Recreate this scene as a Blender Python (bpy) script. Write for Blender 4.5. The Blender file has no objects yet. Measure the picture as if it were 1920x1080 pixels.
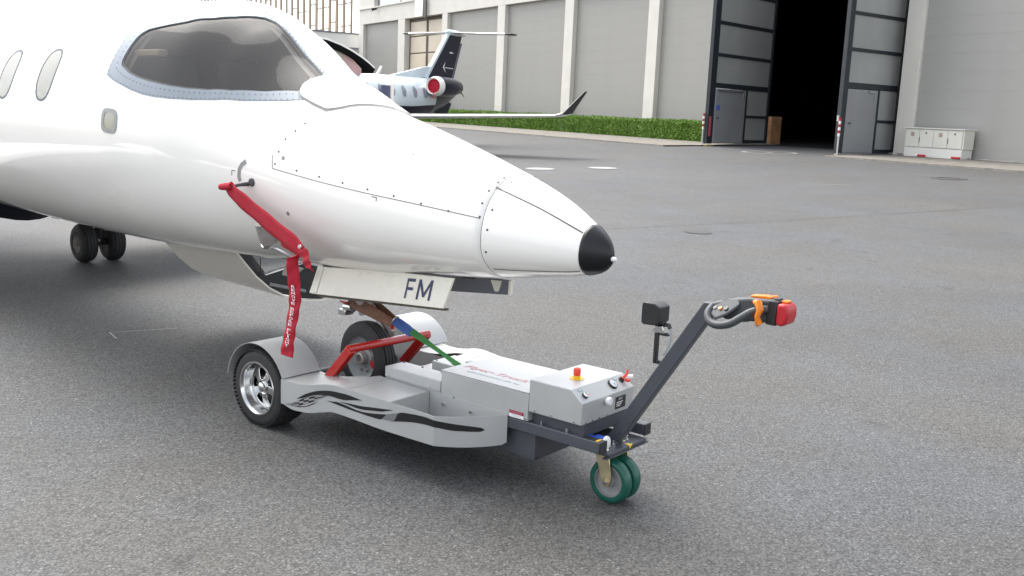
import bpy, bmesh, math, random
import numpy as np
from mathutils import Vector, Matrix
random.seed(7)
S = bpy.context.scene
C = S.collection
R = math.radians

# ------------------------------------------------------------------ camera
PIT, ROLL, H = R(10.2), R(2.43), 1.65
cam = bpy.data.cameras.new('camera')
cam.sensor_width = 36.0
cam.lens = 1850.0 / 1920 * 36.0
cam.clip_start = 0.05
cam.clip_end = 900
co = bpy.data.objects.new('camera', cam); C.objects.link(co)
fw = Vector((0, math.cos(PIT), -math.sin(PIT))); up = Vector((0, math.sin(PIT), math.cos(PIT))); rt = Vector((1, 0, 0))
cx = rt * math.cos(ROLL) + up * math.sin(ROLL)
cy = up * math.cos(ROLL) - rt * math.sin(ROLL)
M = Matrix((( cx.x, cy.x, -fw.x, 0), (cx.y, cy.y, -fw.y, 0), (cx.z, cy.z, -fw.z, H), (0, 0, 0, 1)))
co.matrix_world = M
S.camera = co

# ------------------------------------------------------------------ sky, sun, exposure
SUN_EL, SUN_AZ = R(54), R(322)      # azimuth measured clockwise from +Y
w = bpy.data.worlds.new('World'); S.world = w; w.use_nodes = True
nt = w.node_tree; nt.nodes.clear()
o_ = nt.nodes.new('ShaderNodeOutputWorld'); b_ = nt.nodes.new('ShaderNodeBackground')
sk = nt.nodes.new('ShaderNodeTexSky'); sk.sky_type = 'NISHITA'; sk.sun_disc = False
sk.sun_elevation = SUN_EL; sk.sun_rotation = SUN_AZ; sk.air_density = 1.0; sk.dust_density = 3.0; sk.ozone_density = 1.0
hs = nt.nodes.new('ShaderNodeHueSaturation'); hs.inputs['Saturation'].default_value = 0.30
nt.links.new(sk.outputs[0], hs.inputs['Color']); nt.links.new(hs.outputs[0], b_.inputs['Color'])
b_.inputs['Strength'].default_value = 0.15
nt.links.new(b_.outputs[0], o_.inputs[0])
sl = bpy.data.lights.new('sun', 'SUN'); sl.energy = 0.75; sl.angle = R(45); sl.color = (1.0, 0.95, 0.88)
so = bpy.data.objects.new('sun', sl); C.objects.link(so)
sd = Vector((math.sin(SUN_AZ) * math.cos(SUN_EL), math.cos(SUN_AZ) * math.cos(SUN_EL), math.sin(SUN_EL)))
so.rotation_euler = sd.to_track_quat('Z', 'Y').to_euler()
S.view_settings.view_transform = 'Standard'; S.view_settings.look = 'None'
S.view_settings.exposure = 1.7; S.view_settings.gamma = 1.0
S.view_settings.use_curve_mapping = False
S.cycles.max_bounces = 8; S.cycles.transparent_max_bounces = 12
S.cycles.sample_clamp_indirect = 6

# ------------------------------------------------------------------ materials
def mat(name, col, rough=0.5, metal=0.0, coat=0.0, spec=0.5, noise=None, bump=None, emis=None):
    """noise=(scale, amount) tone variation; bump=(scale, strength)"""
    m = bpy.data.materials.new(name); m.use_nodes = True
    n = m.node_tree; p = n.nodes['Principled BSDF']
    p.inputs['Base Color'].default_value = (*col, 1); p.inputs['Roughness'].default_value = rough
    p.inputs['Metallic'].default_value = metal; p.inputs['Coat Weight'].default_value = coat
    p.inputs['Specular IOR Level'].default_value = spec
    p.inputs['Coat Roughness'].default_value = 0.025
    tc = n.nodes.new('ShaderNodeTexCoord')
    if noise:
        tx = n.nodes.new('ShaderNodeTexNoise'); tx.inputs['Scale'].default_value = noise[0]; tx.inputs['Detail'].default_value = 6
        n.links.new(tc.outputs['Object'], tx.inputs['Vector'])
        mr = n.nodes.new('ShaderNodeMapRange'); mr.inputs['From Min'].default_value = 0.3; mr.inputs['From Max'].default_value = 0.7
        mr.inputs['To Min'].default_value = 1 - noise[1]; mr.inputs['To Max'].default_value = 1 + noise[1]
        n.links.new(tx.outputs['Fac'], mr.inputs['Value'])
        mx = n.nodes.new('ShaderNodeVectorMath'); mx.operation = 'SCALE'; mx.inputs[0].default_value = col
        n.links.new(mr.outputs[0], mx.inputs['Scale']); n.links.new(mx.outputs[0], p.inputs['Base Color'])
        mr2 = n.nodes.new('ShaderNodeMapRange'); mr2.inputs['To Min'].default_value = max(0, rough - 0.07); mr2.inputs['To Max'].default_value = min(1, rough + 0.07)
        n.links.new(tx.outputs['Fac'], mr2.inputs['Value']); n.links.new(mr2.outputs[0], p.inputs['Roughness'])
    if bump:
        tb = n.nodes.new('ShaderNodeTexNoise'); tb.inputs['Scale'].default_value = bump[0]; tb.inputs['Detail'].default_value = 4
        n.links.new(tc.outputs['Object'], tb.inputs['Vector'])
        bp = n.nodes.new('ShaderNodeBump'); bp.inputs['Strength'].default_value = bump[1]; bp.inputs['Distance'].default_value = 0.01
        n.links.new(tb.outputs['Fac'], bp.inputs['Height']); n.links.new(bp.outputs[0], p.inputs['Normal'])
    return m

WHITE = mat('aircraft_white_paint', (0.90, 0.87, 0.81), 0.3, coat=1.0, noise=(1.3, 0.015))
CREAM = mat('cream_paint', (0.84, 0.805, 0.70), 0.28, coat=0.4, noise=(6, 0.02))
INNER = mat('cabin_lining', (0.13, 0.112, 0.10), 0.8, noise=(5, 0.15))
INNERL = mat('cabin_trim_beige', (0.42, 0.35, 0.24), 0.7)
BLACKP = mat('black_boot', (0.006, 0.0065, 0.008), 0.36, coat=0.05, spec=0.35, noise=(30, 0.2))
NAVY = mat('navy_paint', (0.005, 0.006, 0.024), 0.3, coat=0.1, spec=0.25)
NAVYTXT = mat('navy_lettering', (0.02, 0.025, 0.09), 0.3, coat=0.5)
RIVETS = mat('bare_aluminium_strip', (0.26, 0.295, 0.33), 0.5, metal=0.0, noise=(14, 0.04))
DARKDOT = mat('screw_steel', (0.06, 0.06, 0.065), 0.5, metal=0.0)
SEAM = mat('seam_dark_gap', (0.10, 0.097, 0.09), 0.8)  # dark joint colour for panel gaps, radome strips and hinge line
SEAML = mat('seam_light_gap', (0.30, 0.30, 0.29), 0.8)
SILVER = mat('silver_powder_coat', (0.46, 0.465, 0.455), 0.42, metal=0.35, noise=(4, 0.06), bump=(900, 0.05))
STEEL = mat('galvanised_steel', (0.62, 0.62, 0.60), 0.35, metal=0.9, noise=(40, 0.12))
CHROME = mat('polished_alloy', (0.60, 0.60, 0.59), 0.17, metal=1.0, noise=(25, 0.05))
WHEELGREY = mat('wheel_grey_paint', (0.27, 0.275, 0.27), 0.45, metal=0.3, noise=(20, 0.12))
GUN = mat('anthracite_steel_paint', (0.062, 0.066, 0.078), 0.42, noise=(12, 0.08))
GUNL = mat('anthracite_edge', (0.16, 0.17, 0.20), 0.4)
BLACK = mat('black_plastic', (0.02, 0.02, 0.021), 0.42, noise=(40, 0.15))
SOFTGREY = mat('dark_grey_grip', (0.05, 0.055, 0.06), 0.5)
RUBBER = mat('tyre_rubber', (0.022, 0.021, 0.021), 0.72, noise=(25, 0.25), bump=(220, 0.25))
RED = mat('red_powder_coat', (0.42, 0.014, 0.010), 0.22, coat=0.5, noise=(8, 0.03))
REDCLOTH = mat('red_ribbon_cloth', (0.44, 0.008, 0.026), 0.8, noise=(60, 0.12), bump=(900, 0.5))
REDPL = mat('red_plastic', (0.45, 0.016, 0.022), 0.35)
REDBTN = mat('red_button', (0.75, 0.06, 0.03), 0.3)
WHITEPR = mat('white_print', (0.82, 0.80, 0.80), 0.6)
YELLOW = mat('yellow_plastic', (0.80, 0.50, 0.02), 0.4)
ORANGE = mat('orange_plastic', (0.70, 0.19, 0.005), 0.38)
GREENW = mat('green_polyurethane', (0.008, 0.085, 0.060), 0.33, noise=(30, 0.12))
ZINC = mat('yellow_zinc', (0.62, 0.53, 0.33), 0.33, metal=0.85, noise=(30, 0.18))
BLUEW = mat('blue_webbing', (0.05, 0.11, 0.33), 0.75, noise=(80, 0.2), bump=(700, 0.4))
GREENS = mat('green_webbing', (0.045, 0.21, 0.05), 0.75, noise=(80, 0.2), bump=(700, 0.4))
LEATHER = mat('brown_leather_sleeve', (0.15, 0.065, 0.035), 0.6, noise=(25, 0.35), bump=(90, 0.5))
BLUEPL = mat('blue_plug', (0.015, 0.07, 0.40), 0.35)
WHITEPL = mat('white_plastic', (0.8, 0.8, 0.79), 0.35)
DKRED = mat('dark_red_print', (0.25, 0.02, 0.04), 0.5)
REDOUT = mat('red_outline_print', (0.72, 0.25, 0.27), 0.5)
GREYPR = mat('grey_green_print', (0.42, 0.55, 0.55), 0.5)
GREYLAB = mat('grey_label', (0.30, 0.33, 0.36), 0.5)
DIAL = mat('gauge_face', (0.55, 0.60, 0.63), 0.25)
CAST = mat('gear_cast_grey', (0.36, 0.33, 0.31), 0.5, metal=0.3, noise=(18, 0.2))
FACADE = mat('facade_cream_concrete', (0.64, 0.61, 0.55), 0.7, noise=(1.2, 0.05), bump=(60, 0.1))
CLAD = mat('grey_cladding', (0.30, 0.29, 0.265), 0.55, noise=(0.6, 0.04))
CLADR = mat('grey_cladding_cool', (0.325, 0.318, 0.295), 0.55, noise=(0.6, 0.05))
DFRAME = mat('dark_door_frame', (0.028, 0.034, 0.040), 0.45, noise=(3, 0.15))
DPANE = mat('translucent_grey_pane', (0.36, 0.365, 0.35), 0.35, noise=(0.35, 0.16))
DOORG = mat('grey_steel_door', (0.28, 0.285, 0.29), 0.42, noise=(0.8, 0.08))
BEIGEPANE = mat('beige_door_panel', (0.55, 0.47, 0.36), 0.45, noise=(0.5, 0.10))
BROWNF = mat('brown_frame', (0.10, 0.08, 0.06), 0.6)
BRONZE = mat('weathered_bronze_fin', (0.20, 0.14, 0.085), 0.55, noise=(0.8, 0.25))
CABINET = mat('cabinet_cream_plastic', (0.62, 0.61, 0.54), 0.5, noise=(1.5, 0.05))
CABL = mat('cabinet_plinth', (0.68, 0.67, 0.62), 0.5)
HALL = mat('hall_unlit_black', (0.008, 0.008, 0.009), 0.9)  # near-black colour stands for the darkness of the unlit hall
WOOD = mat('carton_brown', (0.32, 0.17, 0.08), 0.8, noise=(3, 0.25))
SKYWIN = mat('window_glass_dark', (0.12, 0.14, 0.16), 0.08, coat=1.0)
JETWHITE = mat('jet_pale_blue_paint', (0.66, 0.74, 0.78), 0.2, coat=0.6)
GRILLE = mat('tyre_wear', (0.05, 0.048, 0.046), 0.8)
STONES = mat('pale_gravel', (0.30, 0.29, 0.265), 0.9, noise=(8, 0.3))

def glass_mat(name, tint, trans):
    m = bpy.data.materials.new(name); m.use_nodes = True; n = m.node_tree; n.nodes.clear()
    o = n.nodes.new('ShaderNodeOutputMaterial'); mx = n.nodes.new('ShaderNodeMixShader'); fr = n.nodes.new('ShaderNodeFresnel'); fr.inputs['IOR'].default_value = 1.5; fm = n.nodes.new('ShaderNodeMath'); fm.operation = 'MULTIPLY'; fm.inputs[1].default_value = 0.35; n.links.new(fr.outputs[0], fm.inputs[0])
    t = n.nodes.new('ShaderNodeBsdfTransparent'); t.inputs[0].default_value = (*[c * trans for c in tint], 1)
    g = n.nodes.new('ShaderNodeBsdfGlossy'); g.inputs['Roughness'].default_value = 0.04
    d = n.nodes.new('ShaderNodeBsdfDiffuse'); d.inputs[0].default_value = (*[c * 0.25 for c in tint], 1)
    m2 = n.nodes.new('ShaderNodeMixShader'); m2.inputs[0].default_value = 0.25
    n.links.new(t.outputs[0], m2.inputs[1]); n.links.new(d.outputs[0], m2.inputs[2])
    n.links.new(fm.outputs[0], mx.inputs[0]); n.links.new(m2.outputs[0], mx.inputs[1]); n.links.new(g.outputs[0], mx.inputs[2])
    n.links.new(mx.outputs[0], o.inputs[0])
    return m
GLASS = glass_mat('cockpit_acrylic', (0.90, 0.88, 0.85), 0.85)

def asphalt():
    m = bpy.data.materials.new('asphalt'); m.use_nodes = True; n = m.node_tree; L = n.links.new
    p = n.nodes['Principled BSDF']; tc = n.nodes.new('ShaderNodeTexCoord')
    def noise(scale, det=3, rough=0.6, vec=None):
        x = n.nodes.new('ShaderNodeTexNoise'); x.inputs['Scale'].default_value = scale; x.inputs['Detail'].default_value = det; x.inputs['Roughness'].default_value = rough
        L(tc.outputs['Object'], x.inputs['Vector']) if vec is None else L(vec, x.inputs['Vector']); return x
    def mr(src, a, b, c, d):
        x = n.nodes.new('ShaderNodeMapRange'); x.inputs['From Min'].default_value = a; x.inputs['From Max'].default_value = b
        x.inputs['To Min'].default_value = c; x.inputs['To Max'].default_value = d; L(src, x.inputs['Value']); return x.outputs[0]
    def mul(a, b):
        x = n.nodes.new('ShaderNodeMath'); x.operation = 'MULTIPLY'; L(a, x.inputs[0]); L(b, x.inputs[1]); return x.outputs[0]
    vo = n.nodes.new('ShaderNodeTexVoronoi'); vo.inputs['Scale'].default_value = 105; L(tc.outputs['Object'], vo.inputs['Vector'])
    sep = n.nodes.new('ShaderNodeSeparateColor'); L(vo.outputs['Color'], sep.inputs[0])
    stone = mr(sep.outputs[0], 0, 1, 0.70, 1.30)
    bright = mr(sep.outputs[1], 0.92, 1.0, 1.0, 1.8)
    gap = mr(vo.outputs['Distance'], 0.35, 0.75, 1.0, 0.45)
    fine = mr(noise(260, 3).outputs['Fac'], 0.3, 0.7, 0.78, 1.22)
    midn = mr(noise(38, 4, 0.7).outputs['Fac'], 0.3, 0.7, 0.86, 1.14)
    patch = mr(noise(1.1, 5, 0.65).outputs['Fac'], 0.3, 0.7, 0.90, 1.10)
    big = mr(noise(0.22, 4).outputs['Fac'], 0.35, 0.65, 0.92, 1.08)
    # oil spots and scuffs
    sp = mul(mr(noise(1.9, 3, 0.6).outputs['Fac'], 0.27, 0.345, 0.70, 1.0), mr(noise(6.5, 2, 0.5).outputs['Fac'], 0.22, 0.30, 0.78, 1.0))
    v = mul(mul(mul(stone, bright), mul(gap, fine)), mul(mul(midn, patch), mul(big, sp)))
    hue = n.nodes.new('ShaderNodeMix'); hue.data_type = 'RGBA'
    hue.inputs[6].default_value = (0.103, 0.100, 0.0935, 1); hue.inputs[7].default_value = (0.0945, 0.0985, 0.102, 1)
    L(mr(noise(0.55, 3).outputs['Fac'], 0.38, 0.62, 0, 1), hue.inputs[0])
    sc = n.nodes.new('ShaderNodeVectorMath'); sc.operation = 'SCALE'; L(hue.outputs[2], sc.inputs[0]); L(v, sc.inputs['Scale'])
    L(sc.outputs[0], p.inputs['Base Color']); p.inputs['Roughness'].default_value = 0.75; p.inputs['Specular IOR Level'].default_value = 0.4
    bp = n.nodes.new('ShaderNodeBump'); bp.inputs['Strength'].default_value = 0.35; bp.inputs['Distance'].default_value = 0.003
    L(mul(gap, stone), bp.inputs['Height']); L(bp.outputs[0], p.inputs['Normal'])
    return m
ASPHALT = asphalt()
PAVE = mat('worn_pavement', (0.20, 0.182, 0.155), 0.85, noise=(2.5, 0.18), bump=(150, 0.4))
KERB = mat('kerb_stone', (0.24, 0.22, 0.19), 0.85, noise=(6, 0.2))
CRACK = mat('joint_tar', (0.025, 0.024, 0.023), 0.7)
ROADPAINT = mat('worn_white_road_paint', (0.30, 0.30, 0.285), 0.8, noise=(9, 0.2))
CHALK = mat('chalk_mark', (0.34, 0.34, 0.32), 0.9, noise=(30, 0.25))

# ------------------------------------------------------------------ mesh helpers
class MB:
    def __init__(s): s.v = []; s.f = []
    def add(s, vs, fs):
        k = len(s.v); s.v += [tuple(map(float, p)) for p in vs]; s.f += [tuple(i + k for i in f) for f in fs]; return s
    def box(s, x0, x1, y0, y1, z0, z1):
        return s.add([(x0,y0,z0),(x1,y0,z0),(x1,y1,z0),(x0,y1,z0),(x0,y0,z1),(x1,y0,z1),(x1,y1,z1),(x0,y1,z1)],
              [(0,3,2,1),(4,5,6,7),(0,1,5,4),(1,2,6,5),(2,3,7,6),(3,0,4,7)])
    def prism(s, poly, f0, f1):
        """poly list of 2d; f0,f1 map 2d -> 3d for both caps"""
        n = len(poly); a = [f0(*p) for p in poly]; b = [f1(*p) for p in poly]
        return s.add(a + b, [tuple(range(n))[::-1], tuple(range(n, 2*n))] + [(i, (i+1) % n, n+(i+1) % n, n+i) for i in range(n)])
    def prism_y(s, poly, y0, y1): return s.prism(poly, lambda x, z: (x, y0, z), lambda x, z: (x, y1, z))
    def prism_z(s, poly, z0, z1): return s.prism(poly, lambda x, y: (x, y, z0), lambda x, y: (x, y, z1))
    def tube(s, pts, r, n=12, caps=True, closed=False, flat=1.0):
        pts = [Vector(p) for p in pts]; N = len(pts); rr = r if isinstance(r, (list, tuple)) else [r]*N
        rings = []; prev = None
        for i, p in enumerate(pts):
            if closed: t = pts[(i+1) % N] - pts[i-1]
            else: t = pts[min(i+1, N-1)] - pts[max(i-1, 0)]
            t.normalize()
            if prev is None:
                a = Vector((0, 0, 1)) if abs(t.z) < 0.9 else Vector((0, 1, 0)); nrm = (a - t*a.dot(t)).normalized()
            else: nrm = (prev - t*prev.dot(t)).normalized()
            prev = nrm; b = t.cross(nrm)
            rings.append([p + (nrm*math.cos(2*math.pi*k/n)*flat + b*math.sin(2*math.pi*k/n))*rr[i] for k in range(n)])
        vs = [q for rg in rings for q in rg]; fs = []
        for i in range(N if closed else N-1):
            j = (i+1) % N
            for k in range(n): fs.append((i*n+k, i*n+(k+1) % n, j*n+(k+1) % n, j*n+k))
        if caps and not closed: fs += [tuple(range(n))[::-1], tuple((N-1)*n+k for k in range(n))]
        return s.add(vs, fs)
    def lathe(s, prof, c=(0,0,0), axis='y', n=48, closed=False, sx=1.0):
        """prof [(r, h)] around axis through c"""
        vs = []; fs = []; P = len(prof)
        for k in range(n):
            a = 2*math.pi*k/n
            for r, h in prof:
                if axis == 'y': vs.append((c[0]+r*math.cos(a), c[1]+h, c[2]+r*math.sin(a)))
                elif axis == 'z': vs.append((c[0]+r*math.cos(a), c[1]+r*math.sin(a), c[2]+h))
                else: vs.append((c[0]+h, c[1]+r*math.cos(a), c[2]+r*math.sin(a)))
        for k in range(n):
            q = (k+1) % n
            for i in range(P if closed else P-1):
                j = (i+1) % P; fs.append((k*P+i, q*P+i, q*P+j, k*P+j))
        return s.add(vs, fs)
    def disc(s, c, r, nrm, th=0.002, n=10):
        nrm = Vector(nrm).normalized(); a = nrm.orthogonal().normalized(); b = nrm.cross(a); c = Vector(c)
        ring = [(a*math.cos(2*math.pi*k/n) + b*math.sin(2*math.pi*k/n))*r for k in range(n)]
        return s.add([c - nrm*th + q for q in ring] + [c + nrm*th + q*0.85 for q in ring], [tuple(range(n))[::-1], tuple(range(n, 2*n))] + [(i, (i+1) % n, n+(i+1) % n, n+i) for i in range(n)])

def obj(name, mb, m, parent=None, bevel=0, smooth=35, loc=None, fixn=True, kind=None, label=None, segs=2):
    me = bpy.data.meshes.new(name); me.from_pydata(mb.v, [], mb.f)
    if fixn:
        bm = bmesh.new(); bm.from_mesh(me); bmesh.ops.remove_doubles(bm, verts=bm.verts, dist=1e-6)
        bmesh.ops.recalc_face_normals(bm, faces=bm.faces); bm.to_mesh(me); bm.free()
    me.update()
    for mm in (m if isinstance(m, (list, tuple)) else [m]): me.materials.append(mm)
    if smooth:
        for p in me.polygons: p.use_smooth = True
        me.set_sharp_from_angle(angle=R(smooth))
    o = bpy.data.objects.new(name, me); C.objects.link(o)
    if parent: o.parent = parent
    if loc: o.location = loc
    if bevel:
        b = o.modifiers.new('bevel', 'BEVEL'); b.width = bevel; b.segments = segs; b.limit_method = 'ANGLE'; b.angle_limit = R(40)
    if kind: o['kind'] = kind
    if label: o['label'] = label
    return o
def share(o, parent, loc=None, rot=None, scale=None, name=None):
    c = o.copy(); C.objects.link(c); c.parent = parent
    if loc is not None: c.location = loc
    if rot is not None: c.rotation_euler = rot
    if scale is not None: c.scale = scale
    return c
def empty(name, label, cat, mw=None, loc=None, rz=0, group=None):
    e = bpy.data.objects.new(name, None); C.objects.link(e); e.empty_display_size = 0.2
    if mw is not None: e.matrix_world = mw
    if loc is not None: e.location = loc; e.rotation_euler = (0, 0, rz)
    e['label'] = label; e['category'] = cat
    if group: e['group'] = group
    return e
def copy_thing(root, label=None, group=None):
    def cp(o, par):
        c = o.copy(); C.objects.link(c)
        if par: c.parent = par
        for ch in list(o.children): cp(ch, c)
        return c
    r = cp(root, None)
    if label: r['label'] = label
    return r
def tag(o, label, cat, group=None):
    o['label'] = label; o['category'] = cat
    if group: o['group'] = group
    return o

def text_shape(txt, size=1.0, offset=0.0):
    """flat triangulated text: verts (x,y) and faces"""
    cu = bpy.data.curves.new('tmp_text', 'FONT'); cu.body = txt; cu.size = size; cu.offset = offset; cu.resolution_u = 3
    o = bpy.data.objects.new('tmp_text', cu); C.objects.link(o)
    dg = bpy.context.evaluated_depsgraph_get(); dg.update()
    me = bpy.data.meshes.new_from_object(o.evaluated_get(dg))
    vs = [(v.co.x, v.co.y) for v in me.vertices]; fs = [tuple(p.vertices) for p in me.polygons]
    bpy.data.objects.remove(o); bpy.data.meshes.remove(me); bpy.data.curves.remove(cu)
    return vs, fs
def text_obj(name, txt, fn, m, parent, width=None, height=None, bold=0.0, center=False, kind=None):
    vs, fs = text_shape(txt, 1.0, bold)
    xs = [v[0] for v in vs]; ys = [v[1] for v in vs]; x0, x1, y0, y1 = min(xs), max(xs), min(ys), max(ys)
    sx = (width/(x1-x0)) if width else 1; sy = (height/(y1-y0)) if height else sx
    if height and not width: sx = sy
    pts = [fn((x-x0)*sx - (center and (x1-x0)*sx/2 or 0), (y-y0)*sy) for x, y in vs]
    mb = MB(); mb.add(pts, fs)
    return obj(name, mb, m, parent, smooth=0, fixn=False, kind=kind)

# ------------------------------------------------------------------ site frame (facade direction u, into the building n)
FY = R(-30.6)
U = Vector((math.sin(FY), math.cos(FY), 0)); N_ = Vector((math.cos(FY), -math.sin(FY), 0))
def zg(n):
    return 0.0 if n < 5 else (0.65*(n-5)/25 if n < 30 else 0.65)
# local site coords: X = n (into building), Y = s (along the facade), Z up ; right-handed since N x U = +z
SITE = Matrix((( N_.x, U.x, 0, 0), (N_.y, U.y, 0, 0), (0, 0, 1, 0), (0, 0, 0, 1)))
def site_empty(name, label, cat, group=None):
    return empty(name, label, cat, mw=SITE.copy(), group=group)

# ground: apron sheet that rises gently to the hangar
mb = MB(); ns = [-300, -60, -20, 0, 3, 4.2, 5, 6, 8, 12, 18, 24, 30, 34, 60, 400]; ss = [-300, -100, -30, 0, 30, 60, 100, 200, 500]
def zgs(n):   # soft toe
    return sum(zg(n+d) for d in (-1.5, -0.75, 0, 0.75, 1.5))/5 if n < 20 else zg(n)
vs = [(n, s, zgs(n)) for s in ss for n in ns]; W_ = len(ns)
mb.add(vs, [(j*W_+i, j*W_+i+1, (j+1)*W_+i+1, (j+1)*W_+i) for j in range(len(ss)-1) for i in range(W_-1)])
g = obj('apron_ground', mb, ASPHALT, smooth=60, kind='structure'); g.matrix_world = SITE

# ------------------------------------------------------------------ hangar
hg = site_empty('hangar', 'large grey clad hangar with cream pilasters and tall open doorway', 'hangar')
D = 30.0; ZT_ = 12.5
def hbox(name, m, n0, n1, s0, s1, z0, z1, bevel=0, parent=None, kind=None):
    return obj(name, MB().box(n0, n1, s0, s1, z0, z1), m, parent or hg, bevel=bevel, smooth=0, kind=kind)
# pilasters
pil = [(16.0, 16.75), (23.42, 24.14), (38.2, 39.0), (45.5, 46.35), (52.9, 53.8), (60.6, 61.4), (67.5, 68.7), (75.5, 76.4)]
for a, b in pil:
    hbox('pilaster', FACADE, D, D+0.9, a, b, 0.5, 7.82 if a > 30 else ZT_, bevel=0.02)
# spandrel / upper storey
hbox('upper_wall', FACADE, D-0.003, D+1.1, 33.2, 76.4, 7.82, 9.0)
hbox('ledge', FACADE, D-0.10, D-0.003, 66.0, 76.5, 8.94, 9.02)
for a, b in ((38.6, 46), (46, 53.4), (53.4, 61.0), (61.0, 68.1)):
    hbox('upper_panel', FACADE, D+0.01, D+1.0, a+0.02, b-0.02, 9.02, ZT_)
hbox('upper_panel', FACADE, D+0.01, D+1.0, 73.35, 76.4, 9.02, ZT_)
hbox('upper_panel', FACADE, D+0.01, D+1.0, 33.2, 38.58, 9.02, ZT_)
w1 = hbox('window', FACADE, D+0.3, D+1.0, 68.1, 73.35, 9.02, ZT_)
hbox('window_glass', SKYWIN, D+0.25, D+0.298, 68.9, 73.2, 9.06, 11.5, parent=w1)
w2 = hbox('window', FACADE, D+0.02, D+0.6, 62.9, 67.3, 9.06, 9.5)
w2.location = (-0.03, 0, 0)
# corner return
hbox('corner_wall', FACADE, D+0.95, D+14, 75.6, 76.38, 0.5, ZT_)
# cladding
shared = {}
def clad_bay(a, b, z0, z1, dz, m, dep=0.45, setb=0.25):
    z = z0; k = 0
    key = (round(b-a, 2), dz, m.name)
    while z < z1 - 0.05:
        h = min(dz, z1 - z)
        kk = (key, round(h, 3))
        if kk not in shared:
            shared[kk] = obj('cladding_panel', MB().box(0, 0.018, 0, b-a, 0, h-0.002), m, hg, smooth=0, loc=(D+setb, a, z))
        else: share(shared[kk], hg, loc=(D+setb, a, z))
        z += h
    hbox('wall_core', m, D+setb+0.02, D+setb+dep+0.2, a, b, 0.4, z1)
for a, b in ((33.2, 38.2), (39.0, 45.5), (46.35, 52.9), (53.8, 60.6), (68.7, 75.5)):
    clad_bay(a, b, 0.62, 7.82, 0.612, CLAD)
clad_bay(16.75, 23.42, 0.50, ZT_, 0.612, CLADR, setb=0.12)
clad_bay(4, 16.0, 0.50, ZT_, 0.612, CLADR, setb=0.12)
# bay with beige sliding doors
bd = hbox('sliding_door', BROWNF, D+0.42, D+0.55, 61.4, 67.5, 0.55, 7.82)
zs = [0.7, 1.75, 2.95, 4.15, 5.36, 6.54, 7.6]
for s0, s1 in ((61.5, 64.2), (64.6, 67.2)):
    for i in range(len(zs)-1):
        obj('door_panel', MB().box(D+0.36, D+0.418, s0, s1, zs[i]+0.05, zs[i+1]-0.03), BEIGEPANE, bd, bevel=0.03, smooth=0)
# meter boxes, downpipe and small camera on the spandrel
obj('wall_box', MB().box(D-0.32, D-0.005, 63.85, 65.1, 7.75, 9.1), STEEL, hg, bevel=0.03)
obj('downpipe', MB().tube([(D-0.15, 63.6, 12), (D-0.15, 63.6, 7.5)], 0.06, 8), BROWNF, hg)
obj('wall_camera', MB().tube([(D-0.1, 72.5, 8.85), (D-0.45, 72.7, 8.75)], [0.07, 0.12], 8), BLACK, hg)
# doorway hall interior
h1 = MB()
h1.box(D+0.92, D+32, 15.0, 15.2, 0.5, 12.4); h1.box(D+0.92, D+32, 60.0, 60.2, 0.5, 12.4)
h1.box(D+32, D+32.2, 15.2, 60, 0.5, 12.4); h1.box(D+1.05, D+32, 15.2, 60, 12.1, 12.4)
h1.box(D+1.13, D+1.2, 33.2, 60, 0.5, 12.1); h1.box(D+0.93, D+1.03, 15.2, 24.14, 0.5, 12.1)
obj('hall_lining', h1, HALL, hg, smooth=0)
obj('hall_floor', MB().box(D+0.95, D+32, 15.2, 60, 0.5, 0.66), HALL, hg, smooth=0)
hbox('door_lintel', FACADE, D+0.02, D+0.9, 24.16, 33.18, 11.2, ZT_)

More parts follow.
